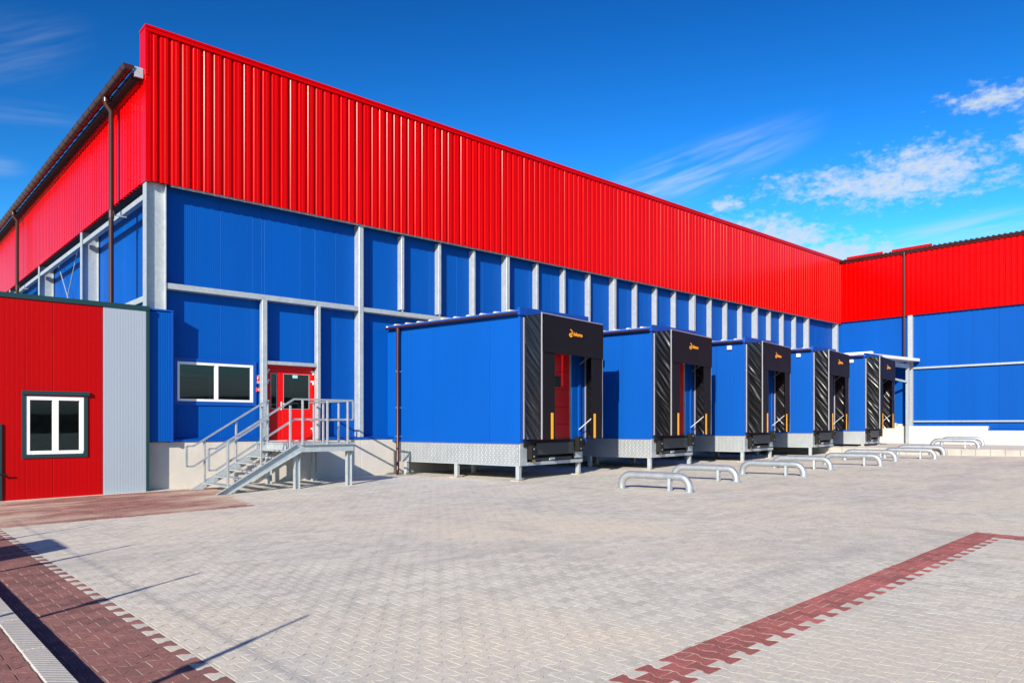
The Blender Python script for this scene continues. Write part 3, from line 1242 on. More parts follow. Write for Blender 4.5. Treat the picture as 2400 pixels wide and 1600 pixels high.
# ------------------------------------------------------------------ annex
def build_annex():
    YA = 19.08
    zt = 4.375
    t = thing("annex", "low red annex with a grey end panel, dark green trim and white window", "building", (3.5, YA, 0))
    win = (2.99, 4.105, 0.99, 2.27)
    panel_run(t, "wall_panel", -1.0, 4.503, YA, -0.15, zt, 'x', 'redpanel', 1.15, holes=(win,), start=3.50 - 1.15 * 5)
    part("grey_panel", MB().bbox(4.508, 5.435, YA - 0.002, YA + 0.1, -0.15, zt, 0.004), 'silver', t)
    part("corner_trim", MB().box(5.437, 5.505, YA - 0.014, YA + 0.3, -0.15, zt + 0.002), 'green', t)
    part("eaves_trim", MB().box(-1.0, 5.507, YA - 0.03, YA + 0.3, zt + 0.004, zt + 0.11), 'green', t)
    part("side_wall", MB().box(5.3, 5.44, YA + 0.1, 46, -0.15, zt), 'redpanel', t)
    part("end_wall", MB().box(-1.0, -0.9, YA + 0.1, 46, -0.15, zt), 'redpanel', t)
    part("roof", MB().box(-1.0, 5.40, YA + 0.3, 46, zt + 0.005, zt + 0.05), 'green', t)
    w = part("window", window_frame(win, YA + 0.012, 0.085), 'white', t)
    xm = (win[0] + win[1]) / 2
    for (a, b) in ((win[0] + 0.07, xm - 0.06), (xm + 0.06, win[1] - 0.085)):
        part("pane", MB().box(a, b, YA + 0.03, YA + 0.036, win[2] + 0.075, win[3] - 0.085), 'glass', w)
    part("sill", MB().box(win[0] + 0.14, win[1] - 0.02, YA - 0.035, YA + 0.02, win[2] + 0.0, win[2] + 0.055), 'white', w)
    mb = MB()
    x0, x1, z0, z1 = win
    mb.box(x0 - 0.075, x0 - 0.002, YA - 0.03, YA + 0.05, z0 - 0.08, z1 + 0.03)
    mb.box(x1 + 0.002, x1 + 0.075, YA - 0.03, YA + 0.05, z0 - 0.08, z1 + 0.03)
    mb.box(x0 - 0.002, x1 + 0.002, YA - 0.03, YA + 0.05, z0 - 0.08, z0 - 0.002)
    mb.box(x0 - 0.08, x1 + 0.11, YA - 0.07, YA + 0.05, z1 + 0.032, z1 + 0.115)
    part("window_trim", mb, 'green', t)
    room = MB()
    ax, bx, by = 1.8, 5.0, YA + 3
    room.add([(ax, YA + .11, 0), (bx, YA + .11, 0), (bx, by, 0), (ax, by, 0), (ax, YA + .11, 3), (bx, YA + .11, 3), (bx, by, 3), (ax, by, 3)],
             [(0, 1, 2, 3), (4, 5, 6, 7), (1, 2, 6, 5), (2, 3, 7, 6), (3, 0, 4, 7)])
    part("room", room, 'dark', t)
    d = part("door", MB().bbox(1.55, 2.56, YA - 0.045, YA - 0.004, 0.02, 1.66, 0.012), 'green', t)
    mb = MB().tube([(2.53, YA - 0.05, 0.58), (2.53, YA - 0.10, 0.58)], 0.022, 8)
    mb.tube([(2.50, YA - 0.10, 0.58), (2.64, YA - 0.10, 0.58)], 0.018, 8)
    part("handle", mb, 'rubber', d)


build_annex()


# ------------------------------------------------------------------ sign and alarm box
def build_signs():
    y = YW - 0.008
    t = thing("safety_sign", "small red and white sign with a white lightning bolt beside the red door", "sign", (8.43, y, 2.78))
    part("plate", MB().bbox(8.352, 8.488, y - 0.012, y, 2.765, 2.985, 0.003), 'white', t)
    part("red_field", MB().box(8.362, 8.478, y - 0.0145, y - 0.0125, 2.832, 2.975), 'signred', t)
    c = (8.420, 2.905)
    bolt = [(0.004, 0.055), (-0.028, -0.008), (-0.004, -0.008), (-0.016, -0.055), (0.026, 0.012), (0.002, 0.012), (0.022, 0.055)]
    part("bolt", MB().prism([(c[0] + a, c[1] + b) for a, b in bolt], 'y', y - 0.017, y - 0.015), 'white', t)
    mb = MB()
    for k, zz in enumerate((2.812, 2.798, 2.784)):
        x = 8.368
        while x < 8.468:
            w = random.uniform(0.006, 0.018)
            mb.box(x, min(x + w, 8.474), y - 0.0145, y - 0.0125, zz - 0.004, zz + 0.004)
            x += w + 0.005
    part("small_print", mb, 'signred', t)
    t = thing("alarm_box", "small red alarm button box under the lightning bolt sign", "alarm box", (8.43, y, 2.53))
    part("case", MB().bbox(8.360, 8.490, y - 0.06, y, 2.535, 2.655, 0.012), 'signred', t)
    ring = [(8.432 + 0.030 * math.cos(a), 2.595 + 0.030 * math.sin(a)) for a in np.linspace(0, 2 * math.pi, 15)[:-1]]
    part("button_ring", MB().prism(ring, 'y', y - 0.066, y - 0.061), 'white', t)
    ring = [(8.432 + 0.016 * math.cos(a), 2.595 + 0.016 * math.sin(a)) for a in np.linspace(0, 2 * math.pi, 13)[:-1]]
    part("button", MB().prism(ring, 'y', y - 0.076, y - 0.067), 'signred', t)
    part("cable", MB().tube([(8.475, y - 0.02, 2.53), (8.482, y - 0.015, 2.38)], 0.006, 6), 'white', t)


build_signs()


# ------------------------------------------------------------------ stairs
def build_stairs():
    YA, YB, YC = 16.9, 18.52, 19.28
    XA, XT, XP = 6.28, 8.18, 9.80
    zt = 1.175
    zg = gz(XA) + 0.005
    t = thing("steel_stairs", "galvanised steel stairs with railings climbing to the red door", "stairs", (8, 18, gz(8)))
    mb = MB()
    def chan(yy, s):
        # sloping channel stringer joined to the landing beam
        poly = [(XA, zg), (XA + 0.30, zg), (XT + 0.15, zt - 0.20), (XT + 0.15, zt - 0.015), (XT, zt - 0.015)]
        mb_ = MB().prism(poly, 'y', yy, yy + 0.010)
        fl = 0.075 * s
        mb_.bar((XA - 0.005, yy + fl / 2, zg + 0.0), (XT, yy + fl / 2, zt - 0.018), abs(fl), 0.010)
        mb_.bar((XA + 0.31, yy + fl / 2, zg + 0.008), (XT + 0.15, yy + fl / 2, zt - 0.198), abs(fl), 0.010)
        part("stringer", mb_, 'galv', t)
    chan(YA, -1)
    chan(YB, 1)
    # landing frame
    for yy, a, b in ((YA, XT + 0.151, XP), (YC - 0.01, XT, XP)):
        m_ = MB()
        m_.box(a, b, yy, yy + 0.008, zt - 0.20, zt - 0.02)
        m_.box(a, b, yy - 0.07, yy, zt - 0.03, zt - 0.02)
        m_.box(a, b, yy - 0.07, yy, zt - 0.20, zt - 0.19)
        part("landing_beam", m_, 'galv', t)
    for xx in (XT + 0.02, XP - 0.01):
        part("landing_beam", MB().box(xx, xx + 0.01, YA + 0.01, YC - 0.012, zt - 0.20, zt - 0.02), 'galv', t)
    # grating deck
    m_ = MB()
    m_.box(XT, XP + 0.01, YA - 0.02, YC, zt - 0.018, zt + 0.012)
    part("landing_deck", m_, 'galv', t)
    n = 6
    for k in range(n):
        f = (k + 0.75) / (n + 0.6)
        x = XA + 0.12 + (XT - XA - 0.1) * f
        z = zg + (zt - zg) * (k + 1) / (n + 1)
        m_ = MB()
        m_.box(x - 0.02, x + 0.25, YA + 0.012, YB - 0.002, z - 0.028, z)
        tr = part("tread", m_, 'galv', t)
        b = MB()
        for yy in (YA + 0.02, YB - 0.06):
            b.box(x + 0.02, x + 0.2, yy, yy + 0.04, z - 0.075, z - 0.03)
        part("tread_bracket", b, 'galv', tr)
    # legs
    def leg(x, y, z1):
        m_ = MB()
        zz = gz(x) - 0.01
        m_.box(x - 0.065, x - 0.055, y - 0.06, y + 0.06, zz, z1)
        m_.box(x + 0.055, x + 0.065, y - 0.06, y + 0.06, zz, z1)
        m_.box(x - 0.055, x + 0.055, y - 0.005, y + 0.005, zz, z1)
        part("leg", m_, 'galv', t)
    leg(8.27, YA + 0.07, zt - 0.205)
    leg(9.70, YA + 0.07, zt - 0.205)
    leg(8.40, YC - 0.42, zt - 0.02)
    leg(9.70, YC - 0.42, zt - 0.02)
    # railings
    s_ = 0.042
    H, HM = 1.09, 0.60

    def slope(x):
        return zg + (zt - zg) * (x - XA) / (XT - XA)

    def rail(y, path, name="handrail"):
        m_ = MB()
        for a, b in zip(path[:-1], path[1:]):
            m_.bar((a[0], y, a[1]), (b[0], y, b[1]), s_, s_)
        part(name, m_, 'galvtube', t)

    for y, xs in ((YA + 0.03, XP), (YB - 0.03, XT + 0.06)):
        xl = XA + 0.02 if y < 18 else XA + 0.06
        top = [(xs, zt + H), (XT, zt + H), (xl, slope(xl) + H - 0.06), (xl - 0.16, slope(xl) + H - 0.06),
               (xl - 0.16, slope(xl) + HM - 0.06), (xl, slope(xl) + HM - 0.06), (XT, zt + HM), (xs, zt + HM)]
        rail(y, top[:4])
        rail(y, top[3:5], "rail_end")
        rail(y, top[4:], "midrail")
    if True:
        part("rail_end", MB().box(XP - 0.02, XP + 0.02, YA + 0.01, YA + 0.05, zt + HM + 0.02, zt + H - 0.02), 'galvtube', t)
    m_ = MB()
    m_.bar((XP - 0.002, YA + 0.06, zt + H - 0.002), (XP - 0.002, YC - 0.05, zt + H - 0.002), s_, s_)
    part("handrail", m_, 'galvtube', t)
    m_ = MB()
    m_.bar((XP - 0.002, YA + 0.06, zt + HM - 0.002), (XP - 0.002, YC - 0.05, zt + HM - 0.002), s_, s_)
    part("midrail", m_, 'galvtube', t)

    def post(x, y, z0, z1):
        part("railing_post", MB().bbox(x - 0.024, x + 0.024, y - 0.024, y + 0.024, z0, z1, 0.004), 'galvtube', t)
    for (x, y) in ((6.55, YA - 0.02), (7.33, YA - 0.02), (8.06, YA - 0.02)):
        post(x, y, slope(x) - 0.06, slope(x) + H - 0.085)
    for x in (8.38, 9.05, 9.62):
        post(x, YA - 0.02, zt - 0.03, zt + H - 0.022)
    for (x, y) in ((6.62, YB + 0.02), (7.40, YB + 0.02), (8.08, YB + 0.02)):
        post(x, y, slope(x) - 0.06, slope(x) + H - 0.085)
    post(XT + 0.05, YB + 0.02, zt - 0.03, zt + H - 0.022)
    for y in (17.75, 18.6, 19.15):
        post(XP + 0.045, y, zt - 0.1, zt + H - 0.022)


build_stairs()


# ------------------------------------------------------------------ dock houses
TH = R(9)
DX = [13.40, 19.10, 24.68, 30.03, 35.20]
DY = 14.46
DW, DL = 3.2, 5.35
CACHE = {}


def logo_mesh():
    cu = bpy.data.curves.new("logo", 'FONT')
    cu.body = "Inkema"
    cu.size = 0.155
    cu.extrude = 0.002
    cu.offset = 0.003
    cu.shear = 0.15
    o = bpy.data.objects.new("logo_tmp", cu)
    COL.objects.link(o)
    bpy.context.view_layer.update()
    dg = bpy.context.evaluated_depsgraph_get()
    me = bpy.data.meshes.new_from_object(o.evaluated_get(dg))
    bpy.data.objects.remove(o)
    bpy.data.curves.remove(cu)
    me.transform(Matrix.Rotation(R(90), 4, 'X'))
    me.materials.clear()
    me.materials.append(M['orange'])
    return me


LOGO = logo_mesh()
LABELS = ["nearest blue loading dock house with a black shelter, next to the steel stairs",
          "second blue loading dock house from the stairs, its red door just showing",
          "middle one of the five blue loading dock houses with black shelters",
          "fourth blue loading dock house from the stairs, near the white canopy",
          "farthest blue loading dock house, standing against the terrace and white canopy"]


def curtain(name, seed, w, h, axis_y0):
    """wrinkled vinyl cloth hanging in the plane x=0, running y 0..-w, z 0..h"""
    r = random.Random(seed)
    ny, nz = 22, 90
    ph = [r.uniform(0, 6.28) for _ in range(8)]
    folds = []
    q0 = 0.1
    while q0 < h + w * 1.3:
        folds.append((q0, r.uniform(0.022, 0.05), r.uniform(0.006, 0.034), r.uniform(0.2, 0.8), r.uniform(0.25, 0.7)))
        q0 += r.uniform(0.05, 0.19)
    v, f = [], []
    for j in range(nz + 1):
        for i in range(ny + 1):
            a, b = i / ny, j / nz
            y, z = -a * w, b * h
            e = min(1.0, math.sin(math.pi * a) * 2.2)
            # pulled folds run from the inner edge down to the outer edge
            q = z + a * w * 1.25 + 0.03 * math.sin(5 * z + ph[0])
            d = 0.004 * math.sin(5 * (z - a * w * 0.5) + ph[3])
            for (q0, wd, am, ac, aw) in folds:
                if abs(q - q0) < 3 * wd:
                    d += am * math.exp(-((q - q0) / wd) ** 2) * math.exp(-((a - ac) / aw) ** 2)
            lo = 1.0
            v.append((-d * e * lo + 0.006 * e, y, z))
    n = ny + 1
    for j in range(nz):
        for i in range(ny):
            f.append((j * n + i, j * n + i + 1, (j + 1) * n + i + 1, (j + 1) * n + i))
    me = bpy.data.meshes.new(name)
    me.from_pydata(v, [], f)
    me.materials.append(M['black'])
    for p in me.polygons:
        p.use_smooth = True
    return me


def dock(idx):
    lift = 0.055 * idx
    gx, gy = DX[idx], DY
    zb = TZ if idx == 4 else gz(gx + 1.5)
    t = thing("dock_house", LABELS[idx], "dock house", (gx, gy, zb), TH, "loading dock houses along the warehouse wall")
    oz = lift - zb                       # local z = world z (of the first dock) + oz
    Z0, Z1 = 1.16, 4.62

    def P(name, fn, m, parent=None, smooth=False, key=None):
        key = (key or name, m)
        if key not in CACHE:
            mb = MB()
            fn(mb)
            me = mb.mesh(name, M[m], (0, 0, 0), smooth)
            if smooth:
                auto_smooth(me)
            CACHE[key] = me
        o = link(name, CACHE[key], parent or t)
        if parent is None or parent is t:
            o.location = (0, 0, oz)
        return o

    # left and right walls of upright panels
    n = 5
    for k in range(n):
        a, b = k * DL / n, (k + 1) * DL / n
        P("wall_panel", lambda m: m.bbox(0, 0.1, a + 0.003, b - 0.003, Z0, Z1, 0.004), 'blue', key=f"lp{k}")
    for k in range(n):
        a, b = k * DL / n, (k + 1) * DL / n
        P("wall_panel", lambda m: m.bbox(DW - 0.1, DW, a + 0.003, b - 0.003, Z0, Z1 + 0.12, 0.004), 'blue', key=f"rp{k}")
    D0, D1, DT = 0.56, 2.46, 3.75
    P("front_wall", lambda m: m.box(0.102, D0, 0.002, 0.1, Z0, DT), 'blue', key="fw0")
    P("front_wall", lambda m: m.box(D1, DW - 0.102, 0.002, 0.1, Z0 - 0.02, DT), 'blue', key="fw1")
    P("front_wall", lambda m: m.box(0.102, DW - 0.102, 0.002, 0.1, DT + 0.002, Z1), 'blue', key="fw2")
    P("corner_trim", lambda m: m.box(-0.012, 0.11, -0.012, 0.0, Z0 - 0.01, Z1), 'bluetrim', key="ct0")
    P("corner_trim", lambda m: m.box(DW - 0.11, DW + 0.012, -0.012, 0.0, Z0 - 0.01, Z1 + 0.1), 'bluetrim', key="ct1")
    P("door_jamb", lambda m: m.box(D1 + 0.30, D1 + 0.40, -0.05, 0.0, Z0 - 0.02, DT), 'bluetrim', key="dj")
    P("floor", lambda m: m.box(0.1, DW - 0.1, 0.12, DL, Z0 - 0.06, Z0 - 0.004), 'darksteel')
    P("base_trim", lambda m: m.box(-0.03, 0.0, 0.0, DL - 0.15, Z0 - 0.03, Z0 + 0.02), 'bluetrim')
    # roof
    def roof(m):
        m.prism([(-0.06, Z1 + 0.005), (DW + 0.06, Z1 + 0.125), (DW + 0.06, Z1 + 0.19), (-0.06, Z1 + 0.07)], 'y', 0.03, DL + 0.0)
    rf = P("roof", roof, 'offwhite')
    def ribs(m):
        k = 0.25
        while k < DL - 0.2:
            m.add([(-0.055, k + 0.02, Z1 + 0.072), (-0.055, k + 0.15, Z1 + 0.072), (-0.055, k + 0.12, Z1 + 0.108), (-0.055, k + 0.05, Z1 + 0.108),
                   (DW, k, Z1 + 0.187), (DW, k + 0.17, Z1 + 0.187), (DW, k + 0.13, Z1 + 0.24), (DW, k + 0.04, Z1 + 0.24)],
                  [(0, 1, 2, 3), (7, 6, 5, 4), (0, 4, 5, 1), (1, 5, 6, 2), (2, 6, 7, 3), (3, 7, 4, 0)])
            k += 0.50
    P("roof_rib", ribs, 'offwhite', rf)
    def ftrim(m):
        m.prism([(-0.07, Z1 - 0.06), (DW + 0.07, Z1 + 0.04), (DW + 0.07, Z1 + 0.26), (-0.07, Z1 + 0.14)], 'y', -0.05, 0.026)
    P("front_fascia", ftrim, 'bluetrim')
    P("eaves_trim", lambda m: m.box(-0.10, -0.002, 0.03, DL - 0.25, Z1 + 0.0, Z1 + 0.06), 'bluetrim')
    def gut(m):
        cx, cz, r = -0.13, Z1 + 0.0, 0.062
        o_ = [(cx - r * math.cos(a), cz - r * math.sin(a)) for a in np.linspace(0, math.pi, 9)]
        i_ = [(cx - (r - .008) * math.cos(a), cz - (r - .008) * math.sin(a)) for a in np.linspace(math.pi, 0, 9)]
        m.prism(o_ + i_, 'y', 0.02, DL - 0.2)
    P("gutter", gut, 'brown', smooth=True)
    if idx == 0:
        def pipe(m):
            m.tube([(-0.13, 4.62, Z1 - 0.04), (-0.13, 4.62, Z1 - 0.12), (-0.14, 4.62, 3.9), (-0.14, 4.62, 0.28), (-0.16, 4.60, 0.22), (-0.22, 4.55, 0.17)], 0.05, 12)
            m.tube([(-0.13, 4.62, Z1 - 0.03), (-0.13, 4.62, Z1 - 0.18)], 0.062, 12)
        dp = P("downpipe", pipe, 'brown', smooth=True)
        for z in (3.25, 2.15, 1.28):
            P("pipe_clip", lambda m: m.box(-0.2, -0.002, 4.605, 4.635, z, z + 0.025), 'galv', dp, key=f"clip{z}")
    if idx >= 2:
        l_ = P("wall_lamp", lambda m: m.bbox(-0.09, -0.003, 0.47, 0.64, 4.33, 4.47, 0.012), 'white')
        P("lamp_hood", lambda m: m.box(-0.10, -0.003, 0.46, 0.65, 4.473, 4.482), 'alu', l_)
    # door behind the shelter
    dr = P("door", lambda m: m.box(D0 - 0.05, D1 + 0.02, 0.105, 0.13, Z0, DT), 'dark', key="dback")
    zz = Z0
    k = 0
    while zz < DT - 0.05:
        h = min(0.50, DT - zz)
        def sec(m, zz=zz, h=h):
            m.bbox(D0, D1, 0.075, 0.104, zz + 0.004, zz + h - 0.004, 0.008)
            for q in range(1, 4):
                m.box(D0 + 0.02, D1 - 0.02, 0.070, 0.0765, zz + q * h / 4 - 0.006, zz + q * h / 4 + 0.006)
        P("door_section", sec, 'reddock', dr, key=f"sec{k}")
        zz += 0.50
        k += 1
    P("door_window", lambda m: m.bbox(1.05, 1.98, 0.060, 0.074, 2.72, 3.03, 0.012), 'dark', dr)
    P("door_track", lambda m: m.box(D1 - 0.03, D1 + 0.004, 0.03, 0.072, Z0, DT), 'galv', dr)
    # shelter
    S0, S1, SD, SB, ST = 0.13, 3.13, 0.62, 1.26, 4.56
    sh = P("shelter_frame", lambda m: (m.box(S0, S0 + 0.03, -SD - 0.012, -SD + 0.02, SB, ST), m.box(S1 - 0.03, S1, -SD - 0.012, -SD + 0.02, SB, ST),
                                       m.box(S0, S1, -SD - 0.012, -SD + 0.02, ST + 0.001, ST + 0.035),
                                       m.box(S0 - 0.01, S0 + 0.015, -0.045, -0.013, SB, ST - 0.05), m.box(S1 - 0.015, S1 + 0.01, -0.045, -0.013, SB, ST - 0.05)), 'alu')
    for sx, sd in ((S0, 11), (S1, 23)):
        key = ("side_curtain", sx, idx)
        if key not in CACHE:
            CACHE[key] = curtain("side_curtain", sd + 7 * idx, SD - 0.03, ST - SB - 0.01, 0)
        o = link("side_curtain", CACHE[key], t, (sx + 0.018, -0.02, SB + oz))
    P("top_cover", lambda m: m.box(S0 + 0.01, S1 - 0.01, -SD + 0.02, -0.05, ST - 0.012, ST - 0.002), 'blackflap')
    def cloth(x0, x1, z0, z1, seed, amp=0.008):
        def fn(m):
            r = random.Random(seed)
            p1, p2 = r.uniform(0, 6), r.uniform(0, 6)
            nx, nz = 10, 16
            v = []
            for j in range(nz + 1):
                for i in range(nx + 1):
                    x = x0 + (x1 - x0) * i / nx
                    z = z0 + (z1 - z0) * j / nz
                    d = amp * (math.sin(x * 5 + p1) + 0.6 * math.sin(z * 4 + x * 3 + p2)) * (1 - (j / nz) ** 4)
                    v.append((x, -SD - 0.016 + d * 0.6, z))
            m.add(v, [(j * (nx + 1) + i, j * (nx + 1) + i + 1, (j + 1) * (nx + 1) + i + 1, (j + 1) * (nx + 1) + i) for j in range(nz) for i in range(nx)])
            v2 = [(x, y + 0.005, z) for (x, y, z) in v]
            m.add(v2, [(j * (nx + 1) + i, (j + 1) * (nx + 1) + i, (j + 1) * (nx + 1) + i + 1, j * (nx + 1) + i + 1) for j in range(nz) for i in range(nx)])
        return fn
    P("side_flap", cloth(S0 + 0.032, 0.70, SB, 3.62, 1), 'blackflap', key="sf0", smooth=True)
    P("side_flap", cloth(2.50, S1 - 0.032, SB, 3.62, 2), 'blackflap', key="sf1", smooth=True)
    tc_ = P("top_flap", lambda m: [cloth(S0 + 0.032, S1 - 0.032, 3.56, ST, 3)(m)] and [m.v.__setitem__(i, (p[0], p[1] - 0.03, p[2])) for i, p in enumerate(m.v)], 'blackflap', key="tf", smooth=True)
    for (a, b) in ((0.50, 0.60), (2.60, 2.70)):
        P("yellow_marker", lambda m: m.box(a, b, -SD - 0.045, -SD - 0.036, SB + 0.005, 1.96), 'yellow', key=f"ym{a}")
    lg = link("logo_lettering", LOGO, t, (1.52, -SD - 0.062, 4.10 + oz))
    def mark(m):
        c = (1.40, 4.15)
        def arc(r0, r1, a0, a1, sx=1.0, dz=0.0):
            A = np.linspace(R(a0), R(a1), 9)
            o_ = [(c[0] + sx * r1 * math.cos(a), c[1] + dz + r1 * math.sin(a)) for a in A]
            i_ = [(c[0] + sx * r0 * math.cos(a), c[1] + dz + r0 * math.sin(a)) for a in A[::-1]]
            m.prism(o_ + i_, 'y', -SD - 0.064, -SD - 0.058)
        arc(0.055, 0.085, -60, 110, 1.0, 0.03)
        arc(0.030, 0.060, 150, 330, 1.2, -0.03)
        arc(0.0, 0.026, 0, 360, 1.5, -0.01)
        arc(0.075, 0.095, 200, 330, 1.0, -0.01)
    P("logo_mark", mark, 'orange')
    P("stay_bar", lambda m: m.bar((2.72, -0.06, 1.50), (2.98, -SD + 0.05, 2.0), 0.022, 0.022), 'galvdull')
    P("stay_bar", lambda m: m.bar((2.72, -0.10, 3.42), (2.80, -SD + 0.05, 3.75), 0.022, 0.022), 'galvdull', key="stay2")
    # steel base: chequer plate skirts, frame and legs
    sk0, sk1 = 0.56, Z0 - 0.04
    def plate(m):
        m.box(0.0, 0.008, 0.06, 4.75, sk0, sk1)
    sp = P("skirt_plate", plate, 'galvdull')
    def studs(m):
        # raised lozenges of the chequer plate
        ny, nz = 66, 8
        for j in range(nz):
            for i in range(ny):
                y = 0.10 + i * 0.070 + (0.035 if j % 2 else 0)
                z = sk0 + 0.04 + j * 0.066
                a, b = (0.030, 0.013) if (i + j) % 2 else (0.013, 0.030)
                m.add([(-0.0005, y - a, z), (-0.0005, y, z - b), (-0.0005, y + a, z), (-0.0005, y, z + b), (-0.0065, y, z)],
                      [(0, 1, 4), (1, 2, 4), (2, 3, 4), (3, 0, 4)])
    tag(P("chequer_studs", studs, 'galvdull', sp), kind='stuff')
    P("skirt_rim", lambda m: (m.box(-0.012, 0.0, 0.05, 4.76, sk1 - 0.002, sk1 + 0.03), m.box(-0.012, 0.0, 0.05, 4.76, sk0 - 0.03, sk0)), 'galv')
    P("skirt_plate", lambda m: m.box(DW - 0.10, DW - 0.09, 0.06, 4.3, sk0, sk1), 'galv', key="skr")
    P("front_plate", lambda m: m.box(0.0, 0.30, -0.004, 0.05, sk0 - 0.02, sk1 + 0.05), 'galv', key="fp0")
    P("front_plate", lambda m: m.box(2.62, 2.98, -0.004, 0.05, sk0 + 0.12, sk1 + 0.05), 'galv', key="fp1")
    P("front_beam", lambda m: (m.box(0.302, 2.98, -0.01, 0.08, sk0 - 0.02, sk0 + 0.07), m.box(0.302, 2.6, 0.081, 0.5, sk0 - 0.02, sk0 - 0.005)), 'galv')
    P("pit_back", lambda m: (m.box(0.30, 2.62, 0.45, 0.47, sk0, Z0 - 0.06), m.box(0.28, 0.30, 0.051, 0.45, sk0 + .08, Z0 - 0.06), m.box(2.62, 2.64, 0.051, 0.45, sk0 + .08, Z0 - 0.06)), 'darksteel')
    lv = P("leveller", lambda m: (m.bbox(0.62, 2.42, -0.06, 0.40, Z0 - 0.05, Z0 - 0.005, 0.006), m.bbox(0.62, 2.42, -0.09, -0.05, 0.82, Z0 - 0.01, 0.01),
                                  m.bbox(0.55, 2.48, 0.02, 0.10, sk0 + 0.085, sk0 + 0.18, 0.008)), 'darksteel')
    P("leveller_label", lambda m: m.box(1.35, 1.62, 0.012, 0.019, sk0 + 0.10, sk0 + 0.165), 'white', lv)
    P("leveller_tag", lambda m: m.box(0.52, 0.66, -0.02, 0.0, sk0 + 0.08, sk0 + 0.20), 'yellow', lv)
    P("sill_shade_strip", lambda m: m.bbox(0.12, DW - 0.12, -0.045, -0.014, 1.04, 1.225, 0.006), 'rubber')  # added black strip standing in for the dark of the pit under the flaps
    for (a, b, z0, z1) in ((0.30, 0.52, 0.70, 1.08), (2.56, 2.82, 0.86, 1.30)):
        bp = P("bumper", lambda m: m.bbox(a, b, -0.16, -0.01, z0, z1, 0.015), 'rubber', key=f"bm{a}")
        P("bumper_bolt", lambda m: (m.box((a + b) / 2 - .02, (a + b) / 2 + .02, -0.166, -0.161, z0 + .07, z0 + .11), m.box((a + b) / 2 - .02, (a + b) / 2 + .02, -0.166, -0.161, z1 - .11, z1 - .07)), 'galv', bp, key=f"bb{a}")
    # legs reach the ground, whatever its height
    for (x, y) in ((0.06, 0.10), (0.06, 2.35), (0.06, 4.45), (2.92, 0.10), (2.92, 2.3), (2.92, 4.0), (1.5, 3.0)):
        w = Matrix.Rotation(TH, 2) @ Vector((x, y))
        zl = (TZ if idx == 4 else gz(gx + w.x)) - zb
        mb = MB()
        mb.bbox(x - 0.058, x + 0.058, y - 0.058, y + 0.058, zl + 0.02, sk0 - 0.021 + oz, 0.008)
        lg_ = part("leg", mb, 'galv', t, local=True)
        part("foot_plate", MB().bbox(x - 0.17, x + 0.17, y - 0.13, y + 0.15, zl - 0.01, zl + 0.02, 0.006), 'foot', lg_, local=True)


for i_ in range(5):
    dock(i_)


# ------------------------------------------------------------------ wheel guides
# near foot of each guide on the yard; the last two stand on the terrace
GUIDES = [(13.93, 9.51), (16.91, 10.14), (19.58, 9.68), (22.54, 10.29), (25.16, 9.84), (28.19, 10.5), (30.43, 9.93), (33.65, 10.64), (35.52, 9.91), (40.48, 11.11)]
GL = ["nearest steel wheel guide, in front of the first dock house", "steel wheel guide just behind the nearest one, towards the second dock house",
      "nearer steel wheel guide of the second pair", "farther steel wheel guide of the second pair",
      "nearer steel wheel guide of the third pair", "farther steel wheel guide of the third pair",
      "nearer steel wheel guide of the fourth pair, before the terrace edging", "farther steel wheel guide of the fourth pair, before the terrace edging",
      "nearer steel wheel guide up on the terrace by the white plinth", "farther steel wheel guide up on the terrace by the white plinth"]


def build_guides():
    Lg, hg, r = 1.72, 0.335, 0.085
    me = {}
    path = [(0, 0, 0.0)]
    rc = 0.25
    path += [(0, rc - rc * math.cos(a), hg - rc + rc * math.sin(a)) for a in np.linspace(0, math.pi / 2, 8)]
    path += [(0, Lg - rc + rc * math.sin(a), hg - rc + rc * math.cos(a)) for a in np.linspace(0, math.pi / 2, 8)]
    path += [(0, Lg, 0)]
    mt = MB().tube(path, r, 18).mesh("tube", M['galvtube'], smooth=True)
    auto_smooth(mt, 60)
    mp = MB().bbox(-0.07, 0.07, 0.44, 0.50, 0.0, hg - 0.05, 0.004).mesh("support", M['galv'])
    mf = MB().bbox(-0.13, 0.13, -0.13, 0.13, 0.0, 0.014, 0.004).mesh("base_plate", M['galv'])
    for k, (x, y) in enumerate(GUIDES):
        c = Vector((x, y, TZ if k >= 8 else gz(x)))
        ang = TH
        t = thing("wheel_guide", GL[k], "wheel guide", c, ang, "steel wheel guides before the docks")
        link("tube", mt, t)
        link("support", mp, t)
        for y in (0, Lg):
            link("base_plate", mf, t, (0, y, 0.002))


build_guides()


